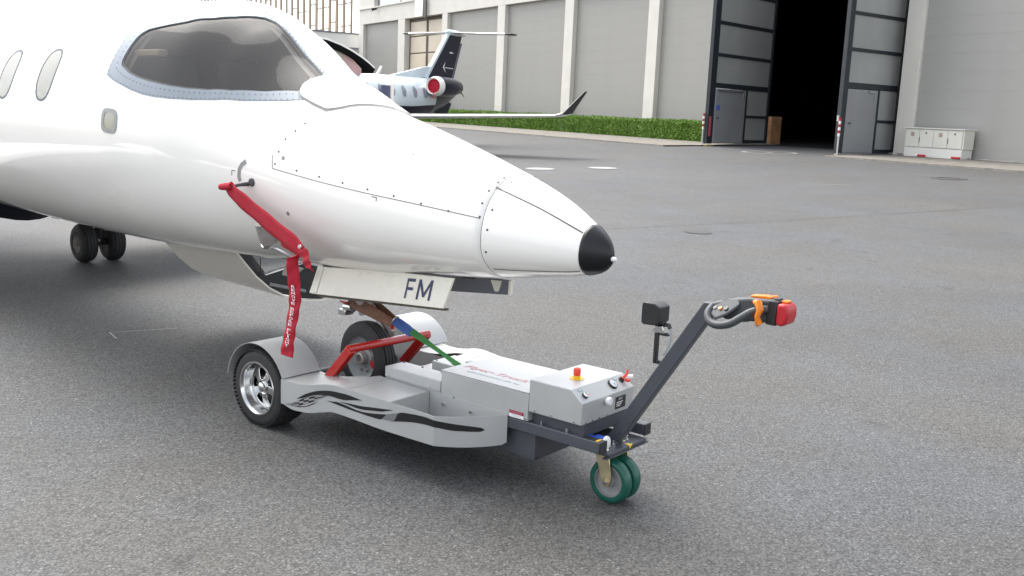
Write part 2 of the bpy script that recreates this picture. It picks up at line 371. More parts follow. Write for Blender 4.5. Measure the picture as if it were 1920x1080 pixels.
# door leaves folded out, square to the facade
def leaf(name_label, A, B, width, cells, doorside, z0):
    a = N_*A[1] + U*A[0]; b = N_*B[1] + U*B[0]; d = (b-a); d.z = 0; d.normalize(); pn = Vector((d.y, -d.x, 0))  # visible side normal
    mw = Matrix(((d.x, pn.x, 0, a.x), (d.y, pn.y, 0, a.y), (0, 0, 1, 0), (0, 0, 0, 1)))
    # make right handed: X=d, Y=-pn
    mw = Matrix(((d.x, -pn.x, 0, a.x), (d.y, -pn.y, 0, a.y), (0, 0, 1, 0), (0, 0, 0, 1)))
    e = empty('hangar_door_leaf', name_label, 'hangar door', mw=mw, group='folded hangar door leaves')
    return e
def mk_leaf(label, A, B, W, xs, mullions, rails, top, z0, door, right):
    e = leaf(label, A, B, W, None, None, z0)
    # Y>0 is away from viewer side ; front face at Y=0
    fr = 0.16
    obj('frame_post', MB().box(-0.05, xs[0], 0, fr, z0, top), DFRAME, e, smooth=0, bevel=0.01)
    obj('frame_post', MB().box(xs[1], W+0.02, 0, fr, z0, top), DFRAME, e, smooth=0, bevel=0.01)
    for (za, zb) in rails:
        obj('frame_rail', MB().box(xs[0]+0.001, xs[1]-0.001, 0.01, fr-0.01, za, zb), DFRAME, e, smooth=0, bevel=0.01)
    prev = None
    zz = [r for r in rails]
    for i in range(len(zz)-1):
        obj('pane', MB().box(xs[0]+0.002, xs[1]-0.002, 0.05, 0.09, zz[i][1]+0.002, zz[i+1][0]-0.002), DPANE, e, smooth=0)
    # lower part: pass door and two small panes
    m0, m1, mz, zr = mullions
    zt = rails[0][0] - 0.003
    obj('frame_post', MB().box(m0, m1, 0.012, fr-0.012, z0, zt), DFRAME, e, smooth=0, bevel=0.01)
    obj('frame_rail', MB().box(m1+0.002, xs[1]-0.002, 0.014, fr-0.014, mz-0.05, mz+0.05), DFRAME, e, smooth=0)
    obj('frame_rail', MB().box(m1+0.002, xs[1]-0.002, 0.014, fr-0.014, z0, zr), DFRAME, e, smooth=0)
    obj('pane', MB().box(m1+0.003, xs[1]-0.003, 0.05, 0.09, mz+0.052, zt-0.002), DPANE, e, smooth=0)
    obj('pane', MB().box(m1+0.003, xs[1]-0.003, 0.05, 0.09, zr+0.002, mz-0.052), DPANE, e, smooth=0)
    dd = obj('pass_door', MB().box(xs[0]+0.004, m0-0.004, -0.02, 0.06, z0+0.01, zt-0.02), DOORG, e, smooth=0, bevel=0.015)
    fw_ = 0.12
    dx0, dx1 = (xs[0]+0.02, m0-0.30) if right else (xs[0]+0.05, m0-0.25)
    obj('door_panel', MB().box(dx0, dx1, -0.035, -0.021, z0+0.03, zt-0.12), DOORG, dd, smooth=0, bevel=0.006)
    obj('door_closer', MB().box((dx1-0.3) if right else dx0+0.05, (dx1+0.02) if right else dx1-0.05, -0.09, -0.036, zt-0.11, zt-0.06), STEEL if right else GUNL, dd, smooth=0)
    obj('door_handle', MB().box(dx0+0.10, dx0+0.22, -0.09, -0.037, z0+1.02, z0+1.06), GUN, dd, smooth=0)
    for hz in (0.25, 1.9):
        obj('hinge', MB().box(dx1+0.06, dx1+0.10, -0.06, -0.022, z0+hz, z0+hz+0.18), STEEL, dd, smooth=0)
    return e
lr = mk_leaf('open hangar door leaf right of the dark doorway, beside the broad cream pilaster', (24.32, 27.38), (24.64, 30.58), 3.25, (0.22, 3.20),
        (1.95, 2.12, 1.80, 0.80), [(2.90, 3.10), (4.16, 4.28), (5.38, 5.50), (6.6, 6.72), (7.8, 7.92), (9.0, 9.12), (10.9, 11.1)], 11.1, 0.66, None, True)
ll = mk_leaf('open hangar door leaf left of the dark doorway, at the end of the hedge', (30.64, 26.92), (32.03, 31.53), 4.80, (0.36, 4.62),
        (2.72, 2.92, 1.80, 0.82), [(2.88, 3.08), (4.12, 4.25), (5.36, 5.50), (6.6, 6.72), (7.8, 7.92), (9.0, 9.12), (10.9, 11.1)], 11.1, 0.66, None, False)
obj('notice_label', MB().box(0.42, 0.70, -0.05, -0.037, 2.02, 2.20), mat('blue_notice', (0.10, 0.14, 0.55), 0.5), ll, smooth=0)
obj('red_rope', MB().box(0.0, 0.10, -0.09, -0.002, 0.95, 1.75), mat('dull_red', (0.25, 0.03, 0.05), 0.6), ll, smooth=0, bevel=0.02)
obj('lock_box', MB().box(-0.12, -0.051, 0.03, 0.10, 1.75, 1.95), STEEL, lr, smooth=0)
obj('floor_bracket', MB().box(-0.25, 0.35, -0.12, 0.1, 0.585, 0.62), mat('yellow_ground_mark', (0.55, 0.45, 0.15), 0.7), ll, smooth=0)
cb = empty('carton_stack', 'tall brown carton stack just inside the hangar doorway', 'cartons', mw=SITE.copy())
for i in range(3):
    obj('carton', MB().box(D+1.9, D+2.5, 32.2, 32.65, 0.662+i*0.40, 1.055+i*0.40), WOOD, cb, bevel=0.01, smooth=0)

# louvred structure and low white annex beyond the corner
an = site_empty('white_annex', 'low white annex wall with flat parapet behind the aircraft cockpit', 'building')
obj('wall', MB().box(12, 31.2, 77.5, 77.9, 0.4, 7.16), mat('annex_white', (0.78, 0.78, 0.76), 0.6), an, smooth=0)
obj('coping', MB().box(12, 31.2, 77.42, 78.0, 7.163, 7.26), GUNL, an, smooth=0)
wn = obj('window', MB().box(29.62, 30.7, 77.42, 77.498, 4.9, 6.10), GUNL, an, smooth=0)
obj('pane', MB().box(29.7, 30.6, 77.38, 77.418, 4.95, 5.95), CLADR, wn, smooth=0)
lv = site_empty('fin_screen', 'tall screen of bronze vertical fins against the white sky', 'screen')
k = 0; s = 78.23
fin0 = None; bay = None
railo = None
while s < 130:
    wd = 0.30 if k == 0 else 0.50
    if fin0 is None or k == 1:
        fin0 = obj('fin', MB().box(30.0, 30.10, -wd/2, wd/2, 5.5, 17), BRONZE, lv, smooth=0, loc=(0, s, 0)) 
    else:
        share(fin0, lv, loc=(0, s, 0))
    for i, z in enumerate((7.9, 9.7, 11.5, 13.3)):
        if s > 79 and i >= 0:
            if railo is None: railo = obj('rail', MB().box(30.02, 30.08, -1.44, -0.26, -0.05, 0.05), BRONZE, lv, smooth=0, loc=(0, s, z + (0.45 if k % 3 == 0 else 0)))
            else: share(railo, lv, loc=(0, s, z + (0.45 if k % 3 == 0 else 0)))
    s += 1.70 + 0.015*(k > 4); k += 1

# pavement strips and kerbs
pv = MB()
pv.add([(24.75, 30.55, zg(24.75)+0.05), (24.75, 140, zg(24.75)+0.05), (30.9, 140, zg(29)+0.08), (30.9, 30.55, zg(29)+0.08)], [(0, 3, 2, 1)])
p1 = obj('pavement', pv, PAVE, smooth=0, kind='structure'); p1.matrix_world = SITE
pv = MB()
pv.add([(26.0, -10, zg(26)+0.05), (26.0, 23.6, zg(26)+0.05), (31.0, 23.9, zg(29)+0.06), (31.0, -10, zg(29)+0.06)], [(0, 3, 2, 1)])
p2 = obj('pavement', pv, PAVE, smooth=0, kind='structure'); p2.matrix_world = SITE
k0 = MB(); s = 30.55
while s < 90: k0.box(24.60, 24.74, s, s+0.985, zg(24.6)-0.05, zg(24.6)+0.06); s += 1.0
s = 23.55
while s > 5: k0.box(25.85, 25.99, s-0.985, s, zg(25.85)-0.05, zg(25.85)+0.06); s -= 1.0
kk = obj('kerb', k0, KERB, smooth=0, kind='structure'); kk.matrix_world = SITE
gv = MB()
for i in range(900):
    s_ = random.uniform(8, 24); n_ = random.gauss(29.85, 0.16); r_ = random.uniform(0.015, 0.05)
    c = Vector((n_, s_, zg(29)+0.07)); vs_ = [c+Vector((r_*math.cos(a)*random.uniform(.6, 1.2), r_*math.sin(a)*random.uniform(.6, 1.2), 0)) for a in (0, 1.2, 2.5, 3.8, 5.0)]
    gv.add(vs_+[c+Vector((0, 0, r_))], [(0,1,5),(1,2,5),(2,3,5),(3,4,5),(4,0,5)])
gr = obj('gravel_strip', gv, STONES, kind='stuff', fixn=False, smooth=0); gr.matrix_world = SITE; gr['label'] = 'loose pale gravel along the foot of the hangar wall'; gr['category'] = 'gravel'

# hedge : dense small leaves over a core
def hedge():
    leafm = bpy.data.materials.new('hedge_leaf'); leafm.use_nodes = True; n = leafm.node_tree; p = n.nodes['Principled BSDF']
    oi = n.nodes.new('ShaderNodeTexCoord'); tx = n.nodes.new('ShaderNodeTexNoise'); tx.inputs['Scale'].default_value = 5; tx.inputs['Detail'].default_value = 8
    n.links.new(oi.outputs['Object'], tx.inputs['Vector']); cr = n.nodes.new('ShaderNodeValToRGB'); n.links.new(tx.outputs['Fac'], cr.inputs[0])
    cr.color_ramp.elements[0].position = 0.3; cr.color_ramp.elements[0].color = (0.095, 0.185, 0.014, 1)
    cr.color_ramp.elements[1].position = 0.7; cr.color_ramp.elements[1].color = (0.155, 0.29, 0.026, 1)
    n.links.new(cr.outputs[0], p.inputs['Base Color']); p.inputs['Roughness'].default_value = 0.6
    hd = site_empty('hedge', 'long low clipped green hedge along the foot of the hangar wall', 'hedge')
    core = MB(); s = 32.75
    core.box(28.85, 29.65, 32.9, 95, 0.62, 1.40)
    obj('core', core, mat('hedge_core', (0.05, 0.09, 0.012), 0.9), hd, smooth=0)
    rng = np.random.default_rng(3)
    NL = 110000
    s = 32.7 + (rng.random(NL)**1.8)*60
    face = rng.random(NL)
    n_ = np.where(face < 0.6, 28.8 + rng.normal(0, 0.05, NL), 28.8 + rng.random(NL)*0.9)
    lump = 0.035*np.sin(s*1.1)+0.025*np.sin(s*2.9+1)+0.02*np.sin(s*7.3+2*np.sin(s))
    z = np.where(face < 0.6, 0.64 + rng.random(NL)*0.84, 1.46 + rng.normal(0, 0.035, NL) + lump*0.5)
    n_ = n_ - lump*(face < 0.6)
    sz = 0.026 + rng.random(NL)*0.028 + 0.015*(s > 45)
    th = rng.random(NL)*6.283; ph = rng.normal(0.6, 0.5, NL)
    a = np.c_[np.cos(th)*np.cos(ph)*.6, np.sin(th)*np.cos(ph), np.sin(ph)]; b = np.cross(a, rng.normal(0, 1, (NL, 3))); b /= np.linalg.norm(b, axis=1)[:, None]
    c = np.c_[n_, s, z]
    V = np.stack([c - b*sz[:, None]*.45, c + a*sz[:, None], c + b*sz[:, None]*.45, c - a*sz[:, None]*.8], 1).reshape(-1, 3)
    F = np.arange(NL*4).reshape(-1, 4)
    me = bpy.data.meshes.new('foliage'); me.from_pydata(V.tolist(), [], F.tolist()); me.materials.append(leafm)
    o = bpy.data.objects.new('foliage', me); C.objects.link(o); o.parent = hd; o['kind'] = 'stuff'
hedge()

# cable cabinet
cbn = site_empty('cable_cabinet', 'cream four door cable cabinet standing at the hangar wall', 'cabinet')
def cbx(name, m, *a, parent=cbn, bevel=0): return obj(name, MB().box(*a), m, parent, bevel=bevel, smooth=0)
body = cbx('body', CABINET, 30.72, 31.2-0.25, 21.76, 24.28, 0.96, 1.64, bevel=0.01) if False else obj('body', MB().box(29.45, 29.98, 20.93, 23.25, 0.98, 1.62), CABINET, cbn, bevel=0.01, smooth=0)
for i in range(4):
    a = 20.99 + i*0.555
    d = obj('door', MB().box(29.42, 29.448, a, a+0.54, 1.0, 1.58), CABINET, cbn, bevel=0.005, smooth=0)
    if i % 2 == 0:
        q = MB(); q.add([(29.418, a+0.28-0.04, 1.45), (29.418, a+0.28+0.04, 1.45), (29.418, a+0.28, 1.53)], [(0, 1, 2)])
        obj('warning_triangle', q, BLACK, d, smooth=0)
        obj('door_handle', MB().box(29.40, 29.419, a+0.52, a+0.545, 1.16, 1.33), GUNL, d, smooth=0)
    else:
        obj('notice_label', MB().box(29.412, 29.419, a+0.2, a+0.34, 1.36, 1.5), mat('faded_notice_brown', (0.36, 0.28, 0.22), 0.7), d, smooth=0)
obj('top_cover', MB().box(29.38, 29.99, 20.89, 23.29, 1.622, 1.655), CABL, cbn, bevel=0.008, smooth=0)
obj('plinth', MB().box(29.43, 29.98, 20.96, 23.22, 0.66, 0.975), CABL, cbn, bevel=0.008, smooth=0)
for i, (s_, n_) in enumerate(((22.35, 29.2), (20.95, 29.2))):
    e = empty('hose_coupling', ['short red lamp lying on the pavement in front of the cream cabinet', 'small red cap on the ground by the right end of the cream cabinet'][i], 'red fitting', mw=SITE @ Matrix.Translation((n_, s_, zg(29)+0.09)))
    obj('body', MB().tube([(0, -0.18+0.06*i, 0), (0, 0.10, 0)], 0.04, 10), REDPL, e)
    obj('cap', MB().tube([(0, 0.121, 0), (0.0, 0.19, 0)], 0.04, 10), WHITEPL if i == 0 else REDPL, e)

# red and white marker posts
def post(s_, n_, label, tilt):
    e = empty('marker_post', label, 'marker post', mw=SITE @ Matrix.Translation((n_, s_, zg(n_)+0.04)), group='striped marker posts at the hangar door')
    obj('pole', MB().tube([(0, 0, 0), (0, 0, 0.62)], 0.03, 8), STEEL, e)
    obj('foot', MB().box(-0.07, 0.07, -0.07, 0.07, -0.02, 0.02), STEEL, e, smooth=0)
    for i in range(6):
        obj('stripe', MB().tube([(0, 0, 0.62+i*0.105), (0, 0, 0.724+i*0.105)], 0.042, 10), WHITEPR if i % 2 == 0 else mat('post_red', (0.5, 0.03, 0.04), 0.5) if False else (WHITEPR if i % 2 == 0 else REDPL), e)
post(30.75, 26.75, 'red and white striped marker post at the end of the hedge', 0)
post(24.12, 27.10, 'red and white striped marker post in front of the right door leaf', 0)

# ground marks ------------------------------------------------------
def gmark(name, poly, m, off, label=None):
    q = MB(); q.add([(n, s, zgs(n)+off) for s, n in poly], [tuple(range(len(poly)))])
    o = obj(name, q, m, smooth=0, kind='structure'); o.matrix_world = SITE
    if label: o['label'] = label
    return o
def gell(name, s0, n0, rs, rn, m, off, n=40, inner=0):
    q = MB(); vs = []; 
    for k in range(n):
        a = 2*math.pi*k/n; vs.append((n0+rn*math.cos(a), s0+rs*math.sin(a), zgs(n0+rn*math.cos(a))+off))
    if inner:
        for k in range(n):
            a = 2*math.pi*k/n; nn = n0+rn*inner*math.cos(a); vs.append((nn, s0+rs*inner*math.sin(a), zgs(nn)+off))
        q.add(vs, [(k, (k+1) % n, n+(k+1) % n, n+k) for k in range(n)])
    else: q.add(vs, [tuple(range(n))])
    o = obj(name, q, m, smooth=0, kind='structure'); o.matrix_world = SITE; return o
gell('painted_ring', 26.08, 25.85, 0.98, 0.98, ROADPAINT, 0.012, inner=0.86)
gell('painted_ring', 26.08, 25.85, 0.14, 0.14, ROADPAINT, 0.012)
for (s0, n0) in ((21.35, 13.3), (21.15, 15.1)):
    gell('painted_disc', s0, n0, 0.38, 0.38, ROADPAINT, 0.010, n=24)
gell('manhole_cover', 15.75, 21.75, 0.42, 0.42, mat('cast_iron_cover', (0.06, 0.055, 0.05), 0.6), 0.010, inner=0.62)
gell('manhole_cover', 10.35, 9.05, 0.20, 0.17, mat('dark_drain', (0.045, 0.043, 0.04), 0.7), 0.007)
def strip(name, pts, wdt, m, off, jit=0.0):
    """pts in world xy"""
    P = []; rnd = random.Random(5)
    for (a, b) in zip(pts[:-1], pts[1:]):
        a, b = Vector(a), Vector(b); L_ = (b-a).length; k = max(1, int(L_/0.25))
        for i in range(k): P.append(a.lerp(b, i/k))
    P.append(Vector(pts[-1]))
    q = MB(); vs = []
    for i, p in enumerate(P):
        t = (P[min(i+1, len(P)-1)] - P[max(i-1, 0)]).normalized(); nn = Vector((-t.y, t.x)); ww = wdt*(0.5 + jit*rnd.uniform(-.4, .5)); p = p + nn*rnd.uniform(-1, 1)*jit*wdt
        for sg in (-1, 1):
            c = p + nn*ww*sg*0.5; nloc = c.x*N_.x + c.y*N_.y; vs.append((c.x, c.y, zgs(nloc)+off))
    q.add(vs, [(2*i, 2*i+1, 2*i+3, 2*i+2) for i in range(len(P)-1)])
    return obj(name, q, m, smooth=0, kind='structure')
JA, JB = Vector((-6.0, 8.9)), Vector((4.2, 13.25))
strip('asphalt_joint', [(-12, 4.1), (-4.87, 9.23), (-3.61, 10.25), (1.38, 13.72), (4.12, 15.05), (9.5, 18.3)], 0.022, CRACK, 0.006, jit=0.6)
strip('chalk_line', [(-2.80, 6.71), (-2.40, 6.93)], 0.012, CHALK, 0.005, jit=0.4)
strip('chalk_line', [(-2.80, 6.71), (-2.69, 6.55)], 0.018, CHALK, 0.005, jit=0.4)
strip('chalk_line', [(U*15.7+N_*16.9).xy, (U*15.1+N_*17.6).xy], 0.05, CHALK, 0.006, jit=0.4)

# ------------------------------------------------------------------ tug and aircraft frames
TY = R(-51.3)
TA = Vector((-math.sin(TY), -math.cos(TY), 0)); TL = Vector((math.cos(TY), -math.sin(TY), 0)); O = Vector((0.50314826, 4.06764985, 0))
TUG = Matrix(((TA.x, TL.x, 0, O.x), (TA.y, TL.y, 0, O.y), (0, 0, 1, 0), (0, 0, 0, 1)))
AY = TY + R(4.0)
AF = Vector((-math.sin(AY), -math.cos(AY), 0)); AL = Vector((math.cos(AY), -math.sin(AY), 0))
AO = O + TA*(-1.65) + AF*1.62                 # ground point under the nose tip
AC = Matrix(((AF.x, AL.x, 0, AO.x), (AF.y, AL.y, 0, AO.y), (0, 0, 1, 0), (0, 0, 0, 1)))
# aircraft local: x = -t (t metres behind the nose), y to its left (away from the camera), z up

# fuselage profile stations
T_ = np.array([0,.015,.05,.13,.3,.65,1.0,1.25,1.45,1.7,2.0,2.3,2.7,3.2,4.5,7.0,8.8,10.5,12.2,13.0])
ZTP = np.array([1.071,1.123,1.162,1.213,1.298,1.415,1.513,1.578,1.626,1.73,1.871,2.06,2.20,2.21,2.20,2.20,2.18,2.12,2.05,2.0])
ZBP = np.array([1.071,1.035,1.007,.981,.95,.895,.859,.826,.814,.797,.792,.768,.749,.725,.705,.72,.80,1.10,1.55,1.85])
WP = np.array([0,.028,.061,.108,.178,.284,.355,.396,.422,.454,.486,.537,.624,.678,.70,.70,.66,.50,.24,.06])
ZMP = np.array([1.071,1.075,1.075,1.078,1.085,1.11,1.14,1.165,1.19,1.22,1.26,1.30,1.34,1.38,1.39,1.39,1.42,1.6,1.8,1.92])
def pchip_prep(Tn, Y):
    h = np.diff(Tn); d = np.diff(Y)/h; m = np.zeros(len(Tn))
    for i in range(1, len(Tn)-1):
        if d[i-1]*d[i] > 0:
            w1 = 2*h[i]+h[i-1]; w2 = h[i]+2*h[i-1]; m[i] = (w1+w2)/(w1/d[i-1]+w2/d[i])
    m[0] = d[0]; m[-1] = d[-1]; return (Tn, Y, h, m)
def pchip(pr, t):
    Tn, Y, h, m = pr; i = int(min(max(np.searchsorted(Tn, t)-1, 0), len(h)-1)); u = (t-Tn[i])/h[i]
    return (2*u**3-3*u**2+1)*Y[i]+(u**3-2*u**2+u)*h[i]*m[i]+(-2*u**3+3*u**2)*Y[i+1]+(u**3-u**2)*h[i]*m[i+1]
SQT = np.sqrt(T_)
PR = [pchip_prep(SQT, a) for a in (ZTP, ZBP, WP, ZMP)]
def spow(c, e): return math.copysign(abs(c)**e, c)
def surf(t, thd, off=0.0):
    """point of the skin; th 90 = top, 180 = right side (towards the camera), 270 = belly"""
    def P(t, thd):
        q = math.sqrt(max(t, 0)); zt, zb, w_, zm = [pchip(p, q) for p in PR]
        c, s = math.cos(R(thd)), math.sin(R(thd))
        return Vector((-t, max(w_, 1e-4)*spow(c, 2/2.08), zm + ((zt-zm) if s >= 0 else (zm-zb))*spow(s, 2/2.08)))
    p = P(t, thd)
    if off:
        e = 0.004; a = P(t+e, thd)-P(max(t-e, 1e-5), thd); b = P(t, thd+0.8)-P(t, thd-0.8); n = b.cross(a).normalized()
        c0 = Vector((-t, 0, pchip(PR[3], math.sqrt(max(t, 0)))))
        if n.dot(p-c0) < 0: n = -n
        p = p + n*off
    return p
def in_poly(x, y, P):
    c = False; n = len(P)
    for i in range(n):
        x1, y1 = P[i]; x2, y2 = P[i-1]
        if (y1 > y) != (y2 > y) and x < (x2-x1)*(y-y1)/(y2-y1)+x1: c = not c
    return c
def resample(P, n, smooth=0):
    P = [Vector((a, b*0.012)) for a, b in P]      # theta scaled to ~metres
    L = [0]; m = len(P)
    for i in range(m): L.append(L[-1] + (P[(i+1) % m]-P[i]).length)
    out = []
    for k in range(n):
        d = L[-1]*k/n; i = max(j for j in range(m) if L[j] <= d); u = (d-L[i])/max(L[i+1]-L[i], 1e-9); out.append(P[i].lerp(P[(i+1) % m], u))
    for _ in range(smooth): out = [(out[i-1]+out[i]*2+out[(i+1) % n])/4 for i in range(n)]
    return [(p.x, p.y/0.012) for p in out]
def radial(P, Q, n):
    """points of P and Q at equal angles about the centroid of P"""
    cxm = sum(p[0] for p in P)/len(P); cym = sum(p[1] for p in P)/len(P)*0.012
    def at(PP, a):
        best = None; dx, dy = math.cos(a), math.sin(a); m = len(PP)
        for i in range(m):
            x1, y1 = PP[i][0]-cxm, PP[i][1]*0.012-cym; x2, y2 = PP[(i+1) % m][0]-cxm, PP[(i+1) % m][1]*0.012-cym
            ex, ey = x2-x1, y2-y1; den = dx*ey-dy*ex
            if abs(den) < 1e-12: continue
            r = (x1*ey-y1*ex)/den; v = (x1*dy-y1*dx)/den
            if r > 0 and -1e-6 <= v <= 1+1e-6 and (best is None or r < best): best = r
        return best
    out = [[], []]
    for k in range(n):
        a = 2*math.pi*k/n
        for j, PP in enumerate((P, Q)):
            r = at(PP, a) or 0.1; out[j].append((cxm+dx_(a)*r, (cym+dy_(a)*r)/0.012))
    return out
dx_ = math.cos; dy_ = math.sin
def mirror(P): return [(t, 180-th) for t, th in P]
def patch(name, P, off, m, parent, rings=8, skirt=0.004, n=64, smooth=1, **k):
    P = resample(P, n, smooth); c = (sum(p[0] for p in P)/n, sum(p[1] for p in P)/n)
    vs = [surf(c[0], c[1], off)]; fs = []
    for r in range(1, rings+1):
        u = r/rings; vs += [surf(c[0]+(p[0]-c[0])*u, c[1]+(p[1]-c[1])*u, off) for p in P]
    fs += [(0, 1+i, 1+(i+1) % n) for i in range(n)]
    for r in range(rings-1):
        a = 1+r*n; b = a+n; fs += [(a+i, b+i, b+(i+1) % n, a+(i+1) % n) for i in range(n)]
    if skirt:
        a = 1+(rings-1)*n; b = len(vs); vs += [surf(p[0], p[1], off-skirt) for p in P]; fs += [(a+i, b+i, b+(i+1) % n, a+(i+1) % n) for i in range(n)]
    mb = MB(); mb.add(vs, fs); return obj(name, mb, m, parent, smooth=40, **k)
def ringpatch(name, Pin, Pout, off, m, parent, n=96, rings=4, skirt=0.004, **k):
    A, B = Pin, Pout; vs = []; fs = []
    levels = [(-1, 0)] + [(0, r/rings) for r in range(rings+1)] + [(-1, 1)]
    for sk_, u in levels:
        for i in range(n):
            t = A[i][0]*(1-u)+B[i][0]*u; th = A[i][1]*(1-u)+B[i][1]*u; vs.append(surf(t, th, off + (-skirt*1.6 if sk_ else 0)))
    for l in range(len(levels)-1):
        a = l*n; b = a+n; fs += [(a+i, b+i, b+(i+1) % n, a+(i+1) % n) for i in range(n)]
    mb = MB(); mb.add(vs, fs); return obj(name, mb, m, parent, smooth=50, **k)
def sline(name, pts, wd, off, m, parent, n=24, **k):
    P = []
    for (a, b) in zip(pts[:-1], pts[1:]):
        for i in range(n): P.append((a[0]+(b[0]-a[0])*i/n, a[1]+(b[1]-a[1])*i/n))
    P.append(pts[-1]); Q = [surf(t, th, off) for t, th in P]; vs = []
    for i, q in enumerate(Q):
        tt = (Q[min(i+1, len(Q)-1)]-Q[max(i-1, 0)]).normalized(); nn = (surf(P[i][0], P[i][1], off+0.01)-q).normalized(); s_ = tt.cross(nn)*wd/2
        vs += [q-s_, q+s_]
    mb = MB(); mb.add(vs, [(2*i, 2*i+1, 2*i+3, 2*i+2) for i in range(len(Q)-1)])
    return obj(name, mb, m, parent, smooth=60, fixn=False, **k)
def sdots(name, pts, r, off, m, parent, n=8):
    mb = MB()
    for t, th in pts:
        p = surf(t, th, off); nn = (surf(t, th, off+0.01)-p).normalized(); mb.disc(p, r, nn, 0.0012, n)
    return obj(name, mb, m, parent, smooth=0, kind='stuff')

jet = empty('business_jet', 'large white business jet with black nose cap, its nose wheel sitting on the silver tug', 'jet', mw=AC.copy())
GLASSP = [(3.064, 149.8), (3.077, 147.4), (3.075, 143.5), (3.069, 138.5), (3.059, 134.3), (3.02, 131.0), (2.901, 128.2), (2.725, 124.6), (2.566, 119.1), (2.476, 111.9), (2.412, 103.2), (2.375, 98.4), (2.317, 96.2), (2.18, 96.4), (2.07, 97.3), (1.951, 98.4), (1.85, 100.6), (1.81, 107.1), (1.796, 114.9), (1.816, 122.8), (1.98, 135.0), (2.179, 146.1), (2.324, 151.0), (2.466, 153.9), (2.58, 155.1), (2.665, 155.3), (2.76, 154.9), (2.861, 154.2), (2.964, 152.7)]
FRAMEP = [(3.187, 154.2), (3.186, 151.3), (3.184, 147.6), (3.185, 140.1), (3.19, 127.5), (3.002, 124.0), (2.871, 121.0), (2.618, 115.2), (2.529, 108.0), (2.49, 99.7), (2.475, 94.6), (2.412, 93.3), (2.215, 94.6), (2.052, 95.8), (1.845, 98.4), (1.78, 106.5), (1.756, 113.7), (1.747, 121.6), (1.764, 126.9), (1.86, 134.2), (1.948, 139.3), (2.103, 147.3), (2.269, 153.8), (2.43, 157.6), (2.57, 159.7), (2.683, 160.4), (2.791, 160.2), (2.903, 159.3), (3.016, 157.7), (3.11, 156.2)]
GI, FO = radial(resample(GLASSP, 400, 2), resample(FRAMEP, 400, 1), 240)
MID = [((a[0]*.7+b[0]*.3), (a[1]*.7+b[1]*.3)) for a, b in zip(GI, FO)]
MIDM = mirror(MID)
PANE_F = [(2.36, 86), (2.36, 62), (2.20, 48), (1.98, 42), (1.86, 62), (1.88, 84)]      # windshield pane on the far side

def skin(name, ts, m, parent, holes=(), ths=None, closefront=False, closeback=False):
    ths = ths or [i*3.0 for i in range(120)]; n = len(ths); mb = MB(); vs = []; fs = []
    for t in ts: vs += [surf(t, th) for th in ths]
    for i in range(len(ts)-1):
        for j in range(n):
            tm = (ts[i]+ts[i+1])/2; thm = ths[j]+ (360/n)/2
            if any(in_poly(tm, thm, h) for h in holes): continue
            a = i*n+j; b = i*n+(j+1) % n; fs.append((a, b, b+n, a+n))
    if closefront: fs.append(tuple(range(n)))
    if closeback: fs.append(tuple((len(ts)-1)*n+j for j in range(n))[::-1])
    mb.add(vs, fs); return obj(name, mb, m, parent, smooth=50)
seam_t = 0.517
cap_t = 0.103
ts = [seam_t + 0.0015] + list(np.arange(0.56, 1.70, 0.04)) + list(np.arange(1.70, 3.30, 0.01)) + list(np.arange(3.35, 8.8, 0.15)) + list(np.arange(8.9, 13.0, 0.3)) + [13.0]
fus = skin('fuselage', ts, [WHITE, INNER], jet, holes=(MID,), ths=[i*0.75 for i in range(480)])
sm = fus.modifiers.new('thickness', 'SOLIDIFY'); sm.thickness = 0.012; sm.offset = -1; sm.material_offset = 1; sm.use_rim = True; sm.material_offset_rim = 0
skin('radome', [cap_t+0.001] + list(np.arange(0.125, seam_t, 0.025)) + [seam_t-0.0015], WHITE, jet)
capo = skin('nose_cap', [0.00002] + [cap_t*(i/16)**2 for i in range(2, 17)], BLACKP, jet, closefront=True)
skb = capo.modifiers.new('thickness', 'SOLIDIFY'); skb.thickness = 0.003; skb.offset = 1
obj('probe_tip', MB().lathe([(0.0001, 0.022), (0.007, 0.020), (0.010, 0.012), (0.0105, 0.003), (0.010, -0.02)], (0.0, -0.001, 1.068), axis='x', n=16), WHITEPL, jet)
# dark gap behind seams
skin('seam_gap', [seam_t-0.01, seam_t, seam_t+0.01], SEAM, jet).scale = (1, 0.997, 1)
# cockpit glazing
ringpatch('window_frame', GI, FO, 0.0035, RIVETS, jet, n=240)
gl = patch('side_window', GLASSP, -0.004, GLASS, jet, rings=14, skirt=0, n=240)
gcx = sum(p[0] for p in GI)/len(GI); gcy = sum(p[1] for p in GI)/len(GI)
INN = [(gcx+(p[0]-gcx)*0.982, gcy+(p[1]-gcy)*0.972) for p in GI]
ringpatch('window_seal', INN, GI, -0.0015, mat('grey_window_seal', (0.10, 0.10, 0.10), 0.6), jet, n=240, rings=1)
ringpatch('window_reveal', [(gcx+(p[0]-gcx)*0.99, gcy+(p[1]-gcy)*0.985) for p in GI], MID, -0.014, INNERL, jet, n=240, rings=1)
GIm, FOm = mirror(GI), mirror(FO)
ringpatch('window_frame', GIm, FOm, 0.0035, WHITE, jet, n=240, label='far side window surround whitened for sky glare')  # surround coloured white for the sky glare on this side
patch('far_pane_sky_glare', mirror(GLASSP), 0.002, mat('white_sky_reflection', (0.80, 0.80, 0.79), 0.3, coat=0.8), jet, rings=12, skirt=0.003, n=110)  # far pane painted white for the sky reflected in its glass
sline('seam', [(2.44, 84), (2.37, 82.5), (2.27, 84)], 0.005, 0.006, SEAML, jet)
